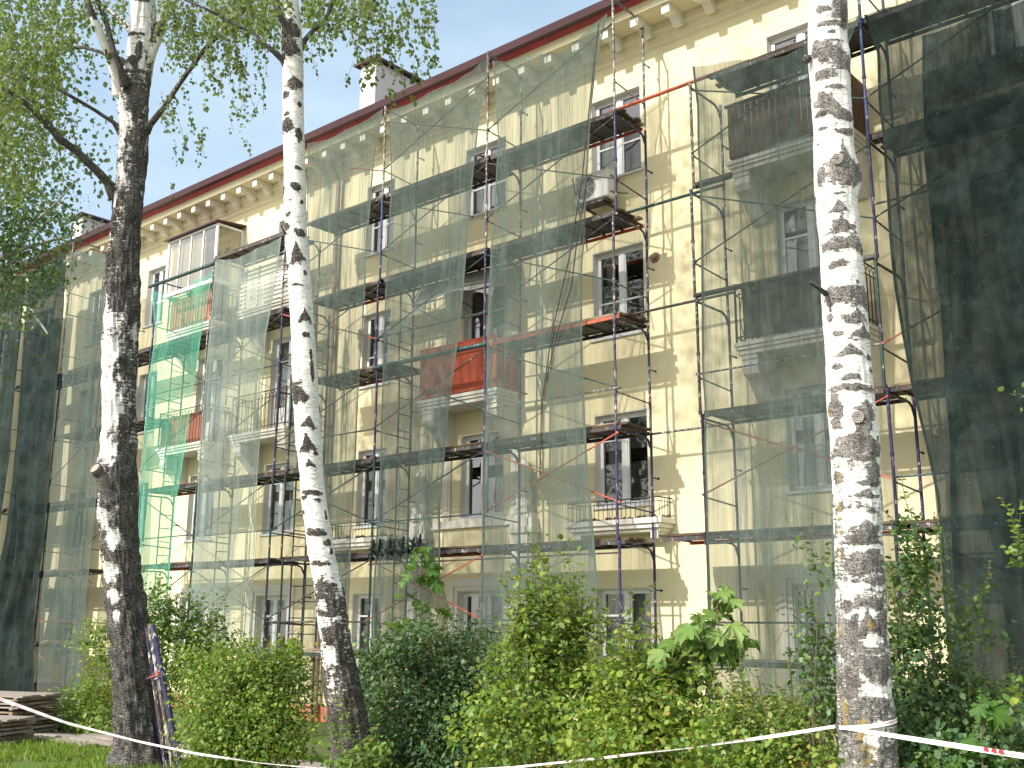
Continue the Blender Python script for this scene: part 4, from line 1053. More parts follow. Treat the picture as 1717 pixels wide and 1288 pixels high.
S1 = [(-20, 130, -30, 60, 80, 120, 11.2, 13.2), (-20, 95, 20, 160, 76, 120, 11, 13), (-20, 70, 120, 240, 58, 110, 10.8, 12.6), (-10, 110, 60, 130, 60, 90, 11, 12.6), (-20, 60, 220, 300, 34, 80, 10.8, 12),
      (70, 130, 150, 230, 14, 80, 11.6, 12.6), (120, 215, -30, 20, 40, 70, 11.8, 12.8), (150, 215, 60, 110, 10, 40, 12, 12.6), (255, 330, -30, 20, 40, 90, 11.6, 12.6), (290, 330, 20, 90, 26, 70, 11.6, 12.4),
      (330, 470, -30, 30, 110, 90, 11, 12.4), (340, 400, 20, 80, 26, 110, 11.2, 12), (268, 320, 150, 190, 12, 50, 11.9, 12.3), (290, 350, 205, 235, 9, 60, 11.9, 12.3), (390, 400, 100, 190, 3, 80, 11.3, 11.6),
      (405, 450, 60, 180, 12, 60, 11.3, 11.6), (270, 290, 290, 310, 1, 40, 12, 12.2)]
LV, tw = strands(S1, rng)
LU, cen = upper_crown((-10.2, -10.0, 15.4), (3.0, 2.8, 4.2), 15000, rng)
leaves_mesh('crown', [(LV, 0), (LU, 0), (quads(tw), 1)], [M['leafbirch'], M['stem']], b1)
tb = MB()
top1 = Vector(dp(241, -40, D1))
tb.tube([tuple(top1), (-10.2, -10.0, 12.5), (-10.0, -9.9, 18.5)], [.12, .09, .02], 8)
for q in cen[::9]: tb.tube([(-10.2, -10, q[2]-.8), tuple(q)], [.025, .006], 4, cap=False)
tb.build('limb', M['stem'], b1)

# birch 2: slim white, middle
D2 = 10.0
b2 = thing('birch_tree', 'slender leaning white birch with black scars, middle one of the three trunks', 'tree', 'birches in front of the facade')
t2 = [(482, -60, 30), (485, 0, 31), (489, 60, 35), (491, 100, 34), (492, 200, 35), (494, 300, 36), (497, 400, 37), (500, 430, 38), (506, 530, 38), (510, 600, 41), (511, 630, 43), (515, 700, 42), (517, 740, 42), (521, 780, 41), (526, 840, 41), (530, 860, 42), (538, 925, 44), (549, 970, 46), (554, 1000, 49), (561, 1060, 48), (570, 1125, 52), (577, 1170, 58), (583, 1200, 63), (588, 1250, 66), (592, 1300, 74), (596, 1360, 90)]
K2 = [(490, 62, 34, 34), (488, 90, 34, 22), (478, 105, 16, 12), (500, 148, 30, 18), (482, 166, 14, 12), (505, 180, 10, 8), (484, 216, 22, 28), (504, 232, 14, 18), (484, 197, 14, 5), (503, 288, 14, 7), (500, 318, 18, 14), (478, 322, 8, 18), (508, 343, 7, 9), (485, 364, 14, 7), (482, 385, 18, 15), (507, 397, 22, 16), (500, 428, 30, 32, 't'), (484, 450, 14, 10), (514, 463, 8, 8), (502, 482, 22, 4), (514, 533, 24, 20, 't'), (516, 566, 16, 8), (524, 600, 6, 14), (526, 628, 8, 30), (496, 652, 34, 24), (505, 668, 32, 18), (520, 712, 28, 16, 't'), (520, 747, 34, 26, 't'), (495, 735, 8, 24), (524, 780, 24, 11, 't'), (503, 797, 9, 8), (526, 827, 40, 9), (512, 836, 16, 9), (536, 841, 18, 4), (512, 861, 9, 6), (548, 864, 6, 12), (532, 895, 38, 13), (552, 911, 14, 10), (538, 945, 44, 7), (556, 925, 8, 10),
      (548, 985, 44, 18), (540, 1000, 30, 12), (560, 1018, 20, 40), (545, 1030, 40, 12), (560, 1060, 46, 30), (575, 1090, 20, 60)]
def base2(py): return np.interp(py, [0, 940, 975, 1040, 1100, 1150, 1200, 1340], [.06, .06, .45, .60, .64, .74, 1.0, 1.15])
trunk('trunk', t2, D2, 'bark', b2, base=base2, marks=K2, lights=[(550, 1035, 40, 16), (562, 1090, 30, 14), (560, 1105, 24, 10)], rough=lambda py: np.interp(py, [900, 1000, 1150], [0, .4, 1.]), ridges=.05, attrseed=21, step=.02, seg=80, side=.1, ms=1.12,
      bumps=[(500, 655, 24, 26, .02), (480, 216, 14, 24, .015), (490, 85, 40, 40, .018), (556, 925, 14, 14, .012), (495, 740, 14, 26, .012)])
limb('limb', [(482, 112, 18, D2), (474, 100, 12, D2-.05), (460, 87, 9, D2-.1), (438, 70, 7, D2-.15), (425, 55, 6, D2-.15), (400, 45, 6, D2-.2), (375, 30, 5, D2-.2), (340, 12, 4, D2-.3), (310, 0, 4, D2-.3)], 'barkdark', b2, .9)
limb('limb', [(504, 80, 14, D2), (512, 65, 9, D2), (525, 50, 8, D2+.1), (540, 40, 8, D2+.1), (550, 22, 7, D2+.2), (562, -5, 6, D2+.2), (570, -60, 5, D2+.2)], 'barkdark', b2, .75)
limb('limb', [(486, 66, 16, D2-.05), (478, 40, 11, D2-.1), (468, 18, 11, D2-.1), (462, -8, 10, D2-.1), (450, -60, 8, D2-.1)], 'barkdark', b2, .85)
limb('twig', [(478, 392, 5, D2-.05), (474, 384, 3, D2-.1), (471, 377, 3, D2-.12)], 'barkdark', b2, .95, seg=6)
S2 = [(505, 640, -40, 20, 90, 60, 9.4, 11.0), (560, 730, -40, 30, 76, 60, 9.6, 11.0), (515, 570, 20, 60, 16, 50, 9.6, 10.6), (590, 660, 30, 60, 20, 60, 9.8, 10.8), (630, 735, 40, 90, 24, 60, 9.8, 10.6), (665, 720, 90, 130, 9, 50, 9.9, 10.4),
      (655, 720, 118, 165, 4, 40, 9.9, 10.2), (520, 550, 80, 105, 3, 30, 9.9, 10.3), (440, 480, -30, 20, 22, 70, 9.6, 10.2), (590, 640, 80, 110, 8, 60, 9.9, 10.4), (360, 440, -30, 20, 30, 70, 9.6, 10.4)]
LV, tw = strands(S2, rng, .046)
LU, cen = upper_crown((-6.9, -9.6, 14.9), (2.9, 2.6, 4.0), 13000, rng)
leaves_mesh('crown', [(LV, 0), (LU, 0), (quads(tw), 1)], [M['leafbirch'], M['stem']], b2)
tb = MB(); top2 = Vector(dp(482, -60, D2)); tb.tube([tuple(top2), (-7.0, -9.7, 11.0), (-6.9, -9.6, 18)], [.08, .07, .02], 8)
for q in cen[::9]: tb.tube([(-6.95, -9.65, q[2]-.8), tuple(q)], [.02, .005], 4, cap=False)
tb.build('limb', M['stem'], b2)

# birch 3: thick, near, right
D3 = 7.0
b3 = thing('birch_tree', 'thick white birch with grey knots and tape tied round it, rightmost of three trunks', 'tree', 'birches in front of the facade')
t3 = [(1380, -80, 60), (1387, 0, 62), (1388, 60, 63), (1389, 100, 67), (1393, 160, 64), (1396, 200, 64), (1398, 250, 66), (1402, 300, 71), (1403, 350, 66), (1410, 430, 69), (1414, 480, 71), (1417, 530, 73), (1421, 590, 72), (1425, 650, 75), (1427, 690, 77), (1433, 740, 80), (1435, 800, 76), (1438, 860, 77), (1441, 960, 78), (1446, 1060, 82), (1451, 1160, 86), (1455, 1230, 91), (1457, 1288, 96), (1459, 1380, 104), (1461, 1480, 130)]
K3 = [(1405, 22, 34, 44), (1372, 30, 20, 10), (1390, 56, 50, 9), (1385, 70, 12, 4), (1390, 83, 18, 4), (1380, 100, 50, 26), (1410, 118, 44, 28), (1362, 98, 14, 22), (1375, 138, 40, 14), (1393, 161, 26, 7), (1385, 187, 58, 28, 't'), (1372, 178, 14, 18), (1408, 205, 40, 12), (1372, 226, 18, 5), (1412, 232, 34, 12), (1404, 278, 52, 40, 't'), (1416, 302, 60, 34), (1372, 302, 16, 26), (1398, 337, 14, 4), (1395, 357, 34, 14, 't'), (1404, 383, 46, 26, 't'), (1400, 418, 60, 16), (1425, 420, 36, 22),
      (1396, 453, 30, 9), (1428, 482, 6, 4), (1394, 505, 50, 26), (1438, 506, 36, 26), (1425, 535, 52, 18, 't'), (1386, 536, 10, 10), (1438, 564, 44, 20, 't'), (1397, 566, 20, 7), (1424, 579, 10, 3), (1413, 597, 46, 14, 't'), (1450, 604, 14, 8), (1396, 621, 18, 9), (1452, 627, 12, 8), (1418, 640, 30, 7), (1420, 657, 74, 10), (1394, 690, 24, 44), (1438, 698, 30, 30), (1436, 735, 66, 50, 't'), (1425, 760, 80, 34), (1456, 800, 30, 30), (1442, 830, 48, 12, 't'), (1400, 800, 20, 20), (1450, 814, 50, 8),
      (1440, 898, 54, 34, 't'), (1420, 905, 30, 10), (1445, 945, 64, 24), (1420, 952, 40, 12), (1456, 975, 44, 14), (1425, 976, 16, 5), (1452, 1008, 50, 26), (1412, 1014, 24, 20), (1443, 1045, 40, 26, 't'), (1415, 1065, 36, 60), (1470, 1050, 30, 40), (1440, 1090, 70, 10), (1448, 1118, 84, 34), (1420, 1145, 24, 30)]
L3 = [(1430, 875, 40, 16), (1455, 925, 34, 18), (1440, 985, 44, 20), (1420, 998, 30, 12), (1452, 1066, 44, 14), (1450, 1096, 40, 8), (1444, 1134, 50, 30), (1462, 1150, 36, 22), (1445, 1240, 16, 24), (1445, 1030, 50, 8)]
def base3(py): return np.interp(py, [0, 780, 850, 1000, 1150, 1190, 1400], [.10, .10, .42, .54, .56, .70, .75])
LIC = [(1447, 1052, 20, 20), (1440, 1250, 34, 80), (1490, 1180, 20, 160), (1412, 1190, 20, 60), (1402, 800, 12, 60), (1404, 900, 10, 140), (1484, 1080, 14, 120), (1436, 1210, 30, 20), (1408, 1060, 14, 40), (1392, 700, 8, 40)]
trunk('trunk', t3, D3, 'barkgrey', b3, base=base3, marks=K3, lights=L3, rough=lambda py: np.interp(py, [200, 1100, 1250], [.2, .35, 1.]), ridges=.03, attrseed=41, step=.012, seg=120, lichen=LIC, ms=1.32,
      bumps=[(1405, 270, 30, 30, .012), (1436, 300, 30, 50, .020), (1372, 98, 24, 30, .016), (1415, 98, 24, 30, .012), (1438, 700, 30, 34, .02), (1450, 740, 40, 60, .014), (1392, 700, 20, 50, .012), (1392, 500, 16, 40, .010)])
def knot(px, py, r_px, d):
    c = dp(px, py, d); b = MB(); r = r_px*d/F
    back = CAM-c; back /= np.linalg.norm(back)
    s_ = np.cross(back, [0, 0, 1]); s_ /= np.linalg.norm(s_); u = np.cross(s_, back)
    for q, t, ll in ((1.0, .006, .0), (.62, .005, .004), (.3, .004, .006)):
        b.tube([tuple(c+back*ll+r*q*(math.cos(a*math.pi/9)*s_+math.sin(a*math.pi/9)*u)) for a in range(19)], t*q+.002, 6)
    o = b.build('knot', M['twigpale'], b3, smooth=True)
knot(1438, 699, 9, D3-.165); knot(1404, 266, 8, D3-.152); knot(1370, 175, 5, D3-.125)
limb('stub', [(1384, 492, 10, D3-.08), (1372, 483, 7, D3-.14), (1358, 474, 6, D3-.18)], 'barkdark', b3, .8, seg=8)
limb('stub', [(1355, 100, 16, D3-.04), (1350, 98, 12, D3-.06)], 'barkdark', b3, .8, seg=8)
LU, cen = upper_crown((-2.4, -9.6, 14.0), (3.0, 2.6, 4.0), 13000, rng)
leaves_mesh('crown', [(LU, 0)], [M['leafbirch']], b3)
tb = MB(); top3 = Vector(dp(1380, -80, D3)); tb.tube([tuple(top3), (-2.6, -9.9, 10.5), (-2.4, -9.6, 16)], [.117, .09, .02], 10)
for q in cen[::9]: tb.tube([(-2.5, -9.75, q[2]-.8), tuple(q)], [.025, .006], 4, cap=False)
tb.build('limb', M['stem'], b3)
# small sprouts behind the trunk at right of it
# tree at the far left whose outer boughs enter the picture
lt = thing('linden_tree', 'broadleaf tree whose dense dark boughs hang in from the left edge over the nets', 'tree')
rng = np.random.default_rng(9)
DLt = 17.0
tb = MB()
for pts in ([(-260, 560, 12), (-120, 500, 10), (-20, 440, 8), (60, 410, 6), (120, 395, 4)], [(-260, 560, 10), (-60, 470, 8), (20, 440, 6), (50, 380, 5), (95, 340, 4), (130, 300, 2)], [(-120, 430, 8), (0, 330, 5), (30, 290, 3)], [(-20, 450, 6), (40, 500, 5), (80, 560, 3)], [(-200, 560, 10), (-40, 480, 7), (50, 420, 5)]):
    tb.tube([tuple(dp(a, b, DLt+.3*math.sin(a*.05))) for a, b, _ in pts], [c*.5*DLt/F for _, _, c in pts], 7)
tb.build('limb', M['twigpale'], lt)
bx, by = dp(-300, 600, DLt)[:2]
tb = MB(); tb.tube([(bx, by, .5), (bx+.1, by, 4), (bx, by+.1, 8), (bx+.2, by, 13)], [.28, .22, .17, .05], 12); tb.build('trunk', M['stem'], lt)
grp = []
for (cx, cy, rx, ry, n) in ((20, 360, 50, 50, 900), (80, 370, 55, 36, 700), (30, 430, 60, 50, 1300), (100, 420, 30, 30, 260), (10, 490, 40, 40, 350), (60, 470, 40, 30, 400), (-60, 400, 80, 120, 1500), (50, 520, 26, 26, 90), (50, 320, 40, 26, 250), (30, 560, 40, 20, 40), (120, 385, 16, 20, 80), (0, 300, 40, 30, 300)):
    n = int(n*.6); k = max(3, n//14); c = np.array([dp(cx+rng.normal()*rx*.55, cy+rng.normal()*ry*.55, DLt+rng.normal()*.45) for _ in range(k)])
    P_ = np.repeat(c, 14, 0)+rng.normal(size=(k*14, 3))*.09
    D_ = rdir(len(P_), rng); D_[:, 2] -= .5
    grp.append((leaf_arrays(P_, D_, rdir(len(P_), rng), .075*rng.uniform(.6, 1.2, len(P_)), 'oval'), 0))
LU, cen = upper_crown((bx, by, 11), (4.5, 4, 5), 16000, rng, .10, .6); grp.append((LU, 0))
leaves_mesh('crown', grp, [M['leafdark']], lt)

# ------------------------------------------------------------------ shrubs
def shrub(name, label, cat, blobs, kind, size, mats, clump=12, spread=.10, stems=10, ks=1.0, shoots=9, shl=1.0, lk=1.15, dens=1., group='shrubs under the facade', up=.4, stem_m='stem', sr=.005, seed=0, wts=None):
    """blobs: (px, py, depth, rx, ry, rz, n_leaves) ; radii in metres"""
    rng = np.random.default_rng(seed+100)
    blobs = [(a, b_, c*ks, d*ks, e*ks, f*ks, n) for a, b_, c, d, e, f, n in blobs]; size = size*(ks**.5)*lk
    root = thing(name, label, cat, group)
    grp = []; allc = []
    bx, by = np.mean([dp(b[0], b[1], b[2])[:2] for b in blobs], axis=0)
    for (px, py, d, rx, ry, rz, n) in blobs:
        n = int(n*.72*dens); c = dp(px, py, d); k = max(2, n//clump)
        dd = rdir(k, rng); rr = rng.uniform(.15, 1, (k, 1))**.42
        cen = c+dd*rr*(rx, ry, rz)*(1+.42*fbm(dd*2.6+seed, seed)[:, None])
        g0 = np.array([gz(q[0], q[1]) for q in cen]); cen[:, 2] = np.maximum(cen[:, 2], g0+.04)
        allc.append(cen)
        P_ = np.repeat(cen, clump, 0)+rng.normal(size=(k*clump, 3))*spread*np.array([1, 1, .8])
        D_ = rdir(len(P_), rng)+np.repeat(dd, clump, 0)*.5; D_[:, 2] -= .25
        Nv = rdir(len(P_), rng)*.7+np.array([0, 0, up+.5])+np.repeat(dd, clump, 0)*.4
        V = leaf_arrays(P_, D_, Nv, size*rng.uniform(.45, 1.3, len(P_)), kind)
        pick = rng.random(len(P_)) < (wts or .8)
        grp.append((V[pick], 0)); grp.append((V[~pick], 1))
    allc = np.concatenate(allc)
    tb = MB()
    # shoots standing out of the mass
    top = allc[allc[:, 2] > np.quantile(allc[:, 2], .55)]
    ns = int(shoots*len(blobs))
    for q in top[rng.choice(len(top), min(len(top), ns), replace=False)]:
        Ls = rng.uniform(.12, .42)*ks*shl; ax = np.array([rng.normal()*.35, rng.normal()*.35, 1.]); ax /= np.linalg.norm(ax)
        bend = rng.normal(size=3)*.25; m = max(4, int(Ls/.035)); pp = [q+ax*Ls*t+bend*(t*t)*Ls*.5 for t in np.linspace(0, 1, m)]
        tb.tube([tuple(a) for a in pp[::2]+[pp[-1]]], .0028, 4, cap=False)
        pp = np.array(pp); dd = rdir(m, rng); dd[:, 2] = np.abs(dd[:, 2])*.3+.1; sz = size*rng.uniform(.7, 1.3, m)*np.linspace(1.1, .6, m)
        V = leaf_arrays(np.repeat(pp, 2, 0), np.concatenate([dd[:, None], (dd*np.array([-1, -1, 1]))[:, None]], 1).reshape(-1, 3), rdir(2*m, rng)*.5+np.array([0, 0, .8]), np.repeat(sz, 2), kind)
        grp.append((V, 1 if rng.random() < .6 else 0))
    for q in allc[rng.choice(len(allc), min(len(allc), max(stems*3, 0)), replace=False)]:
        s0 = np.array([bx*.35+q[0]*.65+rng.normal()*.05, by*.35+q[1]*.65+rng.normal()*.05, 0]); s0[2] = gz(s0[0], s0[1])-.02
        mid = (s0+q)/2+rng.normal(size=3)*.12
        tb.tube([tuple(s0), tuple(mid), tuple(q)], [sr, sr*.7, sr*.35], 4, cap=False)
    if tb.f: tb.build('stems', M[stem_m], root)
    leaves_mesh('foliage', grp, [M[mats[0]], M[mats[1]]], root)
    return root
shrub('shrub', 'broad dark green bush right of the middle birch', 'shrub', [(700, 1180, 11.0, .72, .7, .62, 7500), (790, 1150, 11.0, .62, .6, .62, 6000), (660, 1240, 10.7, .5, .6, .5, 3500), (760, 1250, 10.6, .7, .6, .5, 5500), (700, 1085, 11.0, .42, .4, .28, 1700), (830, 1210, 10.8, .45, .5, .5, 3200), (645, 1110, 11.1, .3, .3, .25, 700)], 'oval', .042, ('leafdark', 'leafmid'), seed=1, wts=.93, stems=14, spread=.085, dens=1.35)
shrub('shrub', 'rounded yellow-green bush between the left birch and the middle birch', 'shrub', [(330, 1110, 11.6, .16, .3, .22, 420), (480, 1110, 11.5, .2, .3, .16, 420), (392, 1190, 11.3, .50, .6, .46, 3900), (455, 1160, 11.4, .45, .5, .42, 2800), (385, 1245, 11.0, .44, .5, .42, 3000), (440, 1230, 11.0, .55, .5, .45, 3600), (400, 1118, 11.4, .5, .4, .22, 1400), (345, 1150, 11.8, .2, .3, .3, 600)], 'oval', .040, ('leafmid', 'leaflime'), seed=2, wts=.5, spread=.085, dens=1.6, shoots=16)
shrub('shrub', 'loose tall green shrub just right of the leaning props', 'shrub', [(262, 1090, 14.0, .35, .4, .75, 1500), (300, 1075, 14.2, .5, .4, .6, 1900), (258, 1020, 14.0, .22, .3, .35, 420), (350, 1080, 14.4, .5, .4, .35, 1300), (310, 1150, 14.0, .6, .4, .5, 1400)], 'oval', .055, ('leafmid', 'leafdark'), seed=3, wts=.7, spread=.12)
shrub('shrub', 'low leafy shrub behind the stacked boards', 'shrub', [(130, 1195, 16.5, .5, .4, .36, 1700), (100, 1205, 16.5, .35, .3, .3, 700), (175, 1190, 17, .4, .4, .45, 1000), (175, 1140, 17.5, .35, .4, .6, 900), (150, 1063, 18, .38, .4, .2, 420), (172, 1230, 15.6, .3, .3, .18, 350)], 'oval', .06, ('leafmid', 'leaflime'), seed=4, wts=.7)
shrub('shrub', 'tall loose pale green shrub in the centre, its tips above the lowest deck', 'shrub', [(900, 1150, 9.6, .42, .5, .5, 3000), (930, 1080, 9.6, .30, .35, .42, 1300), (890, 1060, 9.6, .20, .25, .35, 700), (950, 1030, 9.6, .2, .25, .38, 520), (880, 1000, 9.6, .10, .15, .28, 160), (940, 965, 9.6, .13, .15, .2, 130), (985, 1070, 9.6, .16, .2, .3, 320), (870, 1220, 9.3, .5, .5, .4, 3200), (960, 1180, 9.4, .4, .4, .4, 2200), (905, 950, 9.6, .05, .05, .16, 30)], 'oval', .050, ('leafmid', 'leaflime'), seed=5, wts=.45, spread=.08, clump=8, stems=14, shoots=12, shl=1.3)
shrub('shrub', 'low bright yellow-green bush in front of the centre window', 'shrub', [(1060, 1180, 7.6, .34, .4, .32, 2300), (1110, 1140, 7.7, .26, .3, .2, 1100), (1040, 1120, 7.8, .16, .2, .18, 500), (1150, 1200, 7.4, .32, .4, .30, 1900), (1020, 1240, 7.3, .34, .4, .26, 1900), (1120, 1255, 7.2, .40, .4, .26, 2200), (1050, 1060, 7.8, .08, .1, .14, 110)], 'oval', .048, ('leaflime', 'leafmid'), seed=6, wts=.85, spread=.08, ks=1.16, shoots=12)
shrub('shrub', 'small leaved hedge-like bush at the left foot of the thick birch', 'shrub', [(1290, 1230, 7.0, .3, .4, .22, 2600), (1360, 1220, 7.0, .22, .3, .22, 1700), (1230, 1250, 6.9, .25, .3, .2, 1500), (1330, 1275, 6.6, .4, .3, .2, 2000), (1250, 1190, 7.1, .12, .2, .12, 400)], 'oval', .036, ('leaflime', 'leafmid'), seed=7, wts=.5, spread=.06, ks=1.12)
shrub('shrub', 'upright glossy shrub rising behind the right side of the thick birch', 'shrub', [(1530, 1000, 7.8, .17, .2, .40, 1300), (1525, 1120, 7.8, .22, .25, .40, 1900), (1540, 1200, 7.6, .30, .3, .30, 2000), (1545, 920, 7.8, .12, .15, .22, 330), (1520, 880, 7.8, .09, .1, .14, 110), (1585, 1050, 7.8, .07, .1, .12, 110), (1500, 1240, 7.5, .25, .3, .25, 1200), (1535, 1265, 7.3, .3, .3, .22, 1300)], 'oval', .044, ('leafdark', 'leafmid'), seed=8, wts=.72, spread=.055, clump=7, shoots=4, lk=1.05)
shrub('shrub', 'slender twigs of small round leaves at the left side of the thick birch', 'shrub', [(1385, 1130, 7.5, .10, .15, .30, 520), (1370, 1060, 7.5, .05, .1, .25, 130), (1352, 1110, 7.5, .10, .1, .25, 200), (1378, 950, 7.5, .09, .1, .14, 110), (1335, 1050, 7.5, .04, .05, .18, 45), (1390, 1190, 7.4, .10, .2, .15, 350), (1340, 880, 7.5, .03, .03, .1, 10), (1360, 920, 7.5, .04, .03, .06, 16)], 'oval', .042, ('leafdark', 'leafmid'), seed=9, wts=.6, spread=.045, clump=5, shoots=1, lk=1.0)
shrub('shrub', 'dark shrub with glossy leaves under the heavy net at the right edge', 'shrub', [(1640, 1215, 7.6, .32, .4, .30, 2300), (1615, 1050, 8.0, .10, .12, .24, 230), (1640, 1000, 8.0, .07, .1, .18, 90), (1600, 1160, 7.8, .2, .3, .22, 900), (1690, 1260, 7.2, .35, .4, .26, 2200), (1620, 1280, 7.0, .4, .4, .2, 1800), (1700, 1180, 7.8, .1, .2, .2, 200), (1665, 1060, 8.0, .06, .08, .1, 40)], 'oval', .05, ('leafdark', 'leafmid'), seed=10, wts=.8, spread=.06, clump=8, shoots=4, lk=1.05)
shrub('shrub', 'pale leafy branch tip entering at the right edge above the tape', 'shrub', [(1712, 930, 6.6, .07, .1, .10, 60), (1700, 1160, 6.6, .05, .1, .1, 30), (1708, 660, 6.6, .02, .05, .03, 8), (1712, 840, 6.6, .03, .05, .05, 16)], 'oval', .05, ('leafmid', 'leaflime'), seed=11, spread=.04, clump=4, stems=0, shoots=1, lk=1.0)
shrub('shrub', 'green shoots at the foot of the middle birch', 'shrub', [(575, 1225, 9.6, .07, .1, .12, 90), (585, 1275, 9.5, .12, .1, .08, 160), (625, 1265, 9.6, .18, .15, .12, 420), (565, 1290, 9.4, .2, .1, .06, 160)], 'oval', .05, ('leafmid', 'leaflime'), seed=12, spread=.05, clump=6, stems=3, shoots=1, lk=1.0)

rt2 = [o for o in COL.objects if o.get('label', '').startswith('pale leafy branch')][0]
b = MB()
for pts in ([(1790, 1000), (1750, 960), (1712, 930), (1695, 925)], [(1790, 1200), (1745, 1180), (1700, 1160)], [(1790, 700), (1745, 670), (1706, 660)], [(1790, 880), (1745, 850), (1708, 838)]):
    b.tube([tuple(dp(x, y, 6.6)) for x, y in pts], [.006, .004, .003, .002][:len(pts)], 5)
b.tube([tuple(dp(1790, 640, 6.6)), tuple(dp(1800, 1000, 6.6)), tuple(dp(1795, 1330, 6.6))], [.008, .012, .016], 6)
b.build('stems', M['stem'], rt2)

def sapling(label, stem, leaves, depth, size, matn, jit=.05, seed=0, kind='maple', pair=1):
    rng = np.random.default_rng(seed); root = thing('maple_sapling', label, 'sapling', 'young maples among the shrubs')
    tb = MB(); sp = [dp(a, b, depth) for a, b in stem]; g0 = sp[-1].copy(); g0[2] = gz(g0[0], g0[1])-.02; sp.append(g0)
    tb.tube([tuple(q) for q in sp], [.004]+[.007]*(len(sp)-2)+[.012], 6)
    sa = np.array(sp); P_, D_, S_, N_ = [], [], [], []
    for (px, py, s_) in leaves:
        p = dp(px, py, depth+rng.normal()*jit)
        j = np.argmin(np.linalg.norm(sa-p, axis=1)); t0 = sa[j]
        d = p-t0; d = d/(np.linalg.norm(d)+1e-6)+rng.normal(size=3)*.25; d[2] -= .25; d /= np.linalg.norm(d)
        base_ = p-d*size*s_*.5
        tb.tube([tuple(t0), tuple((t0+base_)/2+np.array([0, 0, .01])), tuple(base_)], [.003, .0025, .002], 4, cap=False)
        P_.append(base_); D_.append(d); S_.append(size*s_)
        back = CAM-p; back /= np.linalg.norm(back); N_.append(np.array([0, 0, .8])+back*rng.uniform(.3, 1.)+rng.normal(size=3)*.3)
    tb.build('stem', M['stem'], root)
    leaves_mesh('foliage', [(leaf_arrays(np.array(P_), np.array(D_), np.array(N_), np.array(S_), kind), 0)], [M[matn]], root)
big = [(1210, 998, .8), (1205, 1015, 1.1), (1222, 1020, .9), (1188, 1035, .8), (1170, 1045, .8), (1150, 1060, 1.), (1135, 1075, 1.1), (1160, 1085, 1.1), (1180, 1075, 1.), (1200, 1070, .9), (1110, 1090, 1.), (1125, 1100, 1.1), (1150, 1110, 1.1), (1100, 1110, .9), (1180, 1110, 1.), (1195, 1095, 1.), (1215, 1085, 1.), (1235, 1060, 1.), (1245, 1080, 1.1), (1250, 1065, 1.), (1228, 1098, .9), (1235, 1115, .8), (1165, 1130, 1.), (1190, 1130, .6), (1140, 1135, .9), (1120, 1125, .9), (1090, 1130, .8), (1172, 1060, .9), (1145, 1090, 1.), (1205, 1150, .4)]
big = big+[(x+dx, y+dy, s_*.9) for x, y, s_ in big[::2] for dx, dy in ((11, -9), (-9, 8))]
sapling('sapling with large drooping five-lobed maple leaves, left of the thick birch', [(1206, 1000), (1200, 1040), (1192, 1090), (1185, 1150), (1178, 1230)], big, 8.7, .165, 'leafmaple', seed=31, jit=.12)
sapling('thin young maple rising above the dark bush right of the middle birch', [(709, 918), (706, 960), (703, 1010), (702, 1060), (703, 1130)], [(700, 922, .8), (716, 920, .7), (695, 935, .9), (715, 930, .9), (690, 948, 1.), (722, 945, 1.1), (728, 958, 1.), (735, 952, .8), (680, 968, .8), (712, 972, .9), (726, 976, 1.2), (735, 985, 1.), (672, 980, .6), (705, 975, .7), (690, 998, .7), (668, 998, .7), (700, 1015, .9), (715, 1020, .9), (742, 1022, 1.1), (750, 1030, .8), (655, 1045, .8), (680, 1042, .9), (690, 1052, 1.), (665, 1052, .9), (710, 1050, .8)], 11.7, .135, 'leafmapledark', seed=32)
sapling('young maple with pale leaves above the yellow-green bush left of the middle birch', [(488, 1080), (482, 1110), (470, 1150), (460, 1220)], [(496, 1078, 1.), (480, 1085, 1.), (470, 1095, .9), (500, 1092, .9), (486, 1100, .9), (450, 1110, .9), (460, 1125, 1.), (440, 1120, .8), (475, 1125, .9), (465, 1075, .6), (445, 1135, .9)], 11.9, .14, 'leaflime', seed=33)
sapling('low maple seedling below the tape line in front of the lime bush', [(1215, 1170), (1210, 1230)], [(1240, 1235, 1.), (1215, 1215, .9), (1185, 1210, .9), (1170, 1235, .8), (1225, 1255, .8), (1200, 1270, .8), (1250, 1275, .9), (1140, 1260, .8)], 8.0, .13, 'leafmapledark', seed=34)
sapling('small maple seedling with dark leaves under the heavy right net', [(1650, 1180), (1645, 1250)], [(1680, 1200, 1.2), (1660, 1205, .9), (1640, 1195, .8), (1655, 1175, .7), (1635, 1270, .9), (1670, 1275, .9), (1600, 1280, .9), (1625, 1250, .9)], 6.8, .13, 'leafmapledark', seed=35)

# grass -------------------------------------------------------------
rng = np.random.default_rng(77)
n = 26000
P_ = np.stack([rng.uniform(-17.5, -8.2, n), rng.uniform(-12.2, -8.9, n), np.zeros(n)], 1)
m2 = 9000; P2 = np.stack([rng.uniform(-24, -12, m2), rng.uniform(-7.4, -5.2, m2), np.zeros(m2)], 1)
P_ = np.concatenate([P_, P2])
nn = vnoise(P_*np.array([1.7, 1.7, 0]), 4); P_ = P_[nn > -.55]
P_[:, 2] = [gz(x, y)-.01 for x, y in P_[:, :2]]
D_ = rng.normal(size=P_.shape)*.35; D_[:, 2] = 1
struct(leaves_mesh('grass', [(leaf_arrays(P_, D_, rdir(len(P_), rng), rng.uniform(.05, .13, len(P_)), 'blade'), 0)], [M['grass']]), 'stuff')

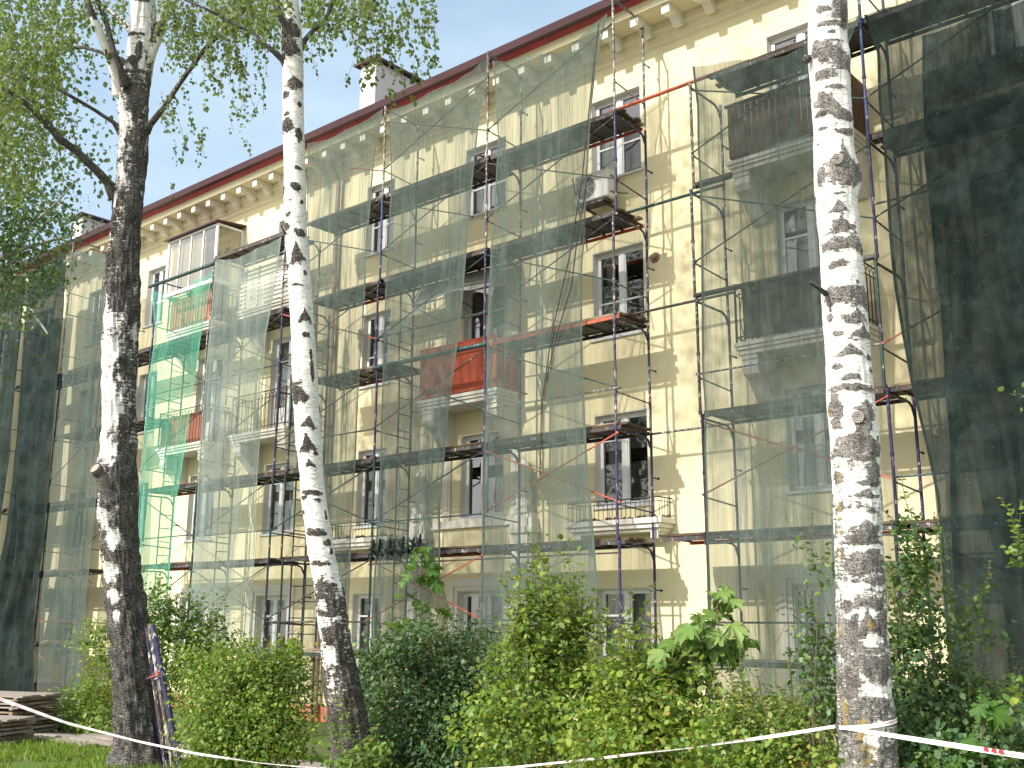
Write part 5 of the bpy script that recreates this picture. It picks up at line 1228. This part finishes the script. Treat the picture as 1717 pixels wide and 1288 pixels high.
# ------------------------------------------------------------------ stacked deck boards, leaning props, tape
def board(i, x0, x1, y0, y1, z, label, rot):
    b = MB(); n = 4; ww = (y1-y0)/n
    rr = random.Random(i*3+1)
    for k in range(n): b.box(x0+rr.uniform(0, .06), x1-rr.uniform(0, .12), y0+k*ww+.012, y0+(k+1)*ww-.012, .0, .022)
    for xx in np.linspace(x0+.12, x1-.16, 4): b.box(xx, xx+.06, y0, y1, -.022, -.001)
    o = b.build('scaffold_board', M['woodgrey'] if i % 3 else M['wood']); o.location = (0, 0, z); 
    tag(o, label, 'board', 'stacked scaffold boards')
    return o
nth = ['bottom', 'second from the bottom', 'third from the bottom', 'fourth from the bottom', 'fifth from the bottom', 'fifth from the top', 'fourth from the top', 'third from the top', 'second from the top', 'top']
def stack(px_r, depth, n, pitch, len_, wid, key, pxoff=0, seed=0):
    c = dp(px_r, 1200, depth); u = np.array([-math.cos(math.radians(12)), -math.sin(math.radians(12)), 0]); base_z = gz(c[0], c[1])+.02
    rr = random.Random(seed)
    for i in range(n):
        o = board(i+seed, 0, len_, 0, wid, 0, '', 0)
        sh = rr.uniform(-.08, .08)
        o.location = (c[0]-len_*math.cos(math.radians(22))+sh, c[1]-len_*math.sin(math.radians(22)) + rr.uniform(-.03, .03), base_z+.03+i*pitch)
        o.rotation_euler = (0, rr.uniform(-.004, .004), math.radians(22)+rr.uniform(-.02, .02))
        w_ = nth[i] if i < (n+1)//2 else nth[10-(n-i)]
        o['label'] = 'weathered board, %s in the %s' % (w_, key)
stack(34, 15.4, 10, .056, 2.4, .9, 'taller stack at the left edge', seed=1)
stack(-4, 14.0, 6, .056, 2.2, .8, 'lower stack in front at the left edge', seed=20)
b = MB()
c = dp(100, 1240, 14.6)
for k in range(4):
    q = c+np.array([.22*k, .05*k, 0]); z = gz(q[0], q[1])+.02
    b.box(q[0]-.7, q[0]+.9, q[1]-.1+.22*k, q[1]+.08+.22*k, z+.0+.01*k, z+.045+.01*k)
tag(b.build('plank_pile', M['woodgrey']), 'flat loose planks on the ground between the board stacks and the left birch', 'planks')
def prop(i, p0, d0, p1, d1, c, label, r=.026):
    b = MB(); a = np.array(dp(*p0, d0)); e = np.array(dp(*p1, d1)); e[2] = gz(e[0], e[1])-.0
    o = thing('steel_prop', label, 'steel tube', 'steel tubes leaning on the left birch')
    b.tube([tuple(a), tuple(e)], r, 12); b.build('tube', M[c], o)
    b = MB(); m_ = a*.65+e*.35
    dv = (a-e)/np.linalg.norm(a-e)
    b.tube([tuple(m_), tuple(m_+dv*.05)], r*1.3, 10); s_ = np.cross(dv, FW)
    b.tube([tuple(m_+s_*.02), tuple(m_+s_*.09-FW*.02)], .012, 8); b.build('collar', M['orange'] if i == 1 else M['purpleworn'], o)
prop(0, (246, 1052), 12.15, (279, 1300), 11.9, 'purpleworn', 'leftmost purple steel tube leaning against the left birch')
prop(1, (250, 1046), 12.05, (292, 1300), 11.7, 'worn', 'paint-flecked steel tube with an orange coupling, second in the leaning bundle', .024)
prop(2, (256, 1049), 12.0, (305, 1300), 11.6, 'purple', 'thickest deep purple tube on the right of the leaning bundle', .03)
prop(3, (243, 1085), 12.3, (272, 1290), 12.15, 'purple', 'thin dark tube hidden behind the leaning bundle', .02)

g = G('barrier_tape')
tcn = g.coord((1, 1, 1), 'UV'); wv = g.n('ShaderNodeTexWave'); wv.inputs['Scale'].default_value = .9; wv.inputs['Distortion'].default_value = 0; g.l(tcn, wv.inputs[0])
c = g.mix(g.ramp(wv.outputs[0], [(.78, 0), (.82, .5)]), (.78, .77, .75), (.62, .25, .25))
c = g.mix(g.ramp(g.noise(9, 3), [(.45, 0), (.7, .35)]), c, (.55, .55, .53))
pb = g.pbr(c, .35, None, .5); M['tape'] = g.m
def ribbon(pts, widths, name, label, twist=0., n=120, fold=.0, par=None):
    """tape through 3D points; the band stands upright and twists a little"""
    P_ = np.array(pts); s = np.concatenate([[0], np.cumsum(np.linalg.norm(np.diff(P_, axis=0), axis=1))]); t = np.linspace(0, s[-1], n+1)
    C_ = np.stack([np.interp(t, s, P_[:, i]) for i in range(3)], 1)
    for _ in range(6): C_[1:-1] = (C_[:-2]+C_[1:-1]*2+C_[2:])/4
    Wd = np.interp(t, s, widths); b = MB()
    nc = 4
    for i in range(n+1):
        tg = C_[min(i+1, n)]-C_[max(i-1, 0)]; tg /= np.linalg.norm(tg)
        upv = np.array([0, 0, 1.])-tg*tg[2]; upv /= np.linalg.norm(upv); sd_ = np.cross(tg, upv)
        a = twist*math.sin(t[i]*1.9+1)
        ax = upv*math.cos(a)+sd_*math.sin(a); bn = np.cross(tg, ax)
        for k in range(nc+1):
            f = k/nc-.5; b.v.append(tuple(C_[i]+ax*Wd[i]*f+bn*(.004*math.sin(k*2.2+t[i]*3))))
    for i in range(n):
        for k in range(nc):
            q = i*(nc+1)+k; b.f.append((q, q+1, q+nc+2, q+nc+1)); b.m.append(0)
    o = b.build(name, M['tape'], par, smooth=True)
    me = o.data; uvl = me.uv_layers.new(name='UVMap'); idx = np.zeros(len(me.loops), np.int32); me.loops.foreach_get('vertex_index', idx)
    uvl.data.foreach_set('uv', np.stack([t[idx//(nc+1)]*2.2, (idx % (nc+1))/nc*.3], 1).reshape(-1).astype(np.float32))
    if label: tag(o, label, 'barrier tape', 'red and white barrier tape')
    return o
ribbon([dp(-120, 1135, 10.4), dp(0, 1172, 10.5), dp(110, 1212, 10.6), dp(230, 1243, 10.7), dp(330, 1264, 10.4), dp(430, 1279, 10.1), dp(556, 1290, 9.8)], [.03, .03, .024, .019, .018, .018, .02], 'barrier_tape', 'thin white tape strung from the left edge across the left birch to the middle birch', .5)
ribbon([dp(560, 1292, 9.78), dp(700, 1296, 9.3), dp(860, 1287, 8.8), dp(1000, 1272, 8.2), dp(1150, 1255, 7.7), dp(1300, 1234, 7.2), dp(1400, 1218, 6.86)], [.022, .02, .018, .017, .02, .022, .026], 'barrier_tape', 'thin twisted white tape between the middle birch and the thick right birch', .6, 200)
# band round the thick birch and the span off to the right
rr_ = .19; c3 = dp(1453, 1212, D3); back = -FW.copy(); back[2] = 0; back /= np.linalg.norm(back); rt_ = np.array([RT[0], RT[1], 0])
loop = [c3+rr_*(math.sin(a)*rt_+math.cos(a)*back)+np.array([0, 0, .028*math.sin(a)]) for a in np.linspace(-1.45, 1.75, 24)]
ribbon(loop, [.026]*24, 'barrier_tape', 'short loop of striped tape passing round the front of the thick right birch', 0., 60)
t4p = [dp(1412, 1220, 6.80), dp(1500, 1234, 6.6), dp(1600, 1250, 6.25), dp(1717, 1268, 5.9), dp(1850, 1288, 5.5)]
t4 = ribbon(t4p, [.022, .025, .028, .031, .031], 'barrier_tape', 'wider tape with dark red blocks and small lettering running off the right edge', .1, 120)
# blocks and lettering on it
def on_tape(px, off, lift=.004):
    i = np.interp(px, [1412, 1500, 1600, 1717, 1850], [0, 1, 2, 3, 4]); k = int(min(3, i)); f = i-k
    p = np.array(t4p[k])*(1-f)+np.array(t4p[k+1])*f; tg = np.array(t4p[k+1])-np.array(t4p[k]); tg /= np.linalg.norm(tg)
    u = np.array([0, 0, 1.])-tg*tg[2]; u /= np.linalg.norm(u); nrm = np.cross(tg, u)
    if np.dot(nrm, CAM-p) < 0: nrm = -nrm
    return p+u*off+nrm*lift, tg, u, nrm
b = MB()
for px in (1655, 1668, 1680):
    p, tg, u, nm = on_tape(px, .006, .012)
    b.poly([p-tg*.010-u*.010, p+tg*.018-u*.010, p+tg*.024+u*.012, p-tg*.004+u*.012])
b.build('red_block', m_flat('tape_red', (.35, .03, .04), .4), t4)
fc = bpy.data.curves.new('lettering', 'FONT'); fc.body = 'ИЗМЕИ'; fc.size = .026; fc.extrude = .0003
fc.materials.append(m_flat('tape_ink', (.10, .10, .12), .5))
ft = bpy.data.objects.new('lettering_curve', fc); COL.objects.link(ft); bpy.context.view_layer.update()
fme = bpy.data.meshes.new_from_object(ft.evaluated_get(bpy.context.evaluated_depsgraph_get())); bpy.data.objects.remove(ft)
fo = link('lettering', fme, t4)
p, tg, u, nm = on_tape(1687, -.008, .014)
fo.matrix_world = Matrix(((tg[0], u[0], nm[0], p[0]), (tg[1], u[1], nm[1], p[1]), (tg[2], u[2], nm[2], p[2]), (0, 0, 0, 1)))
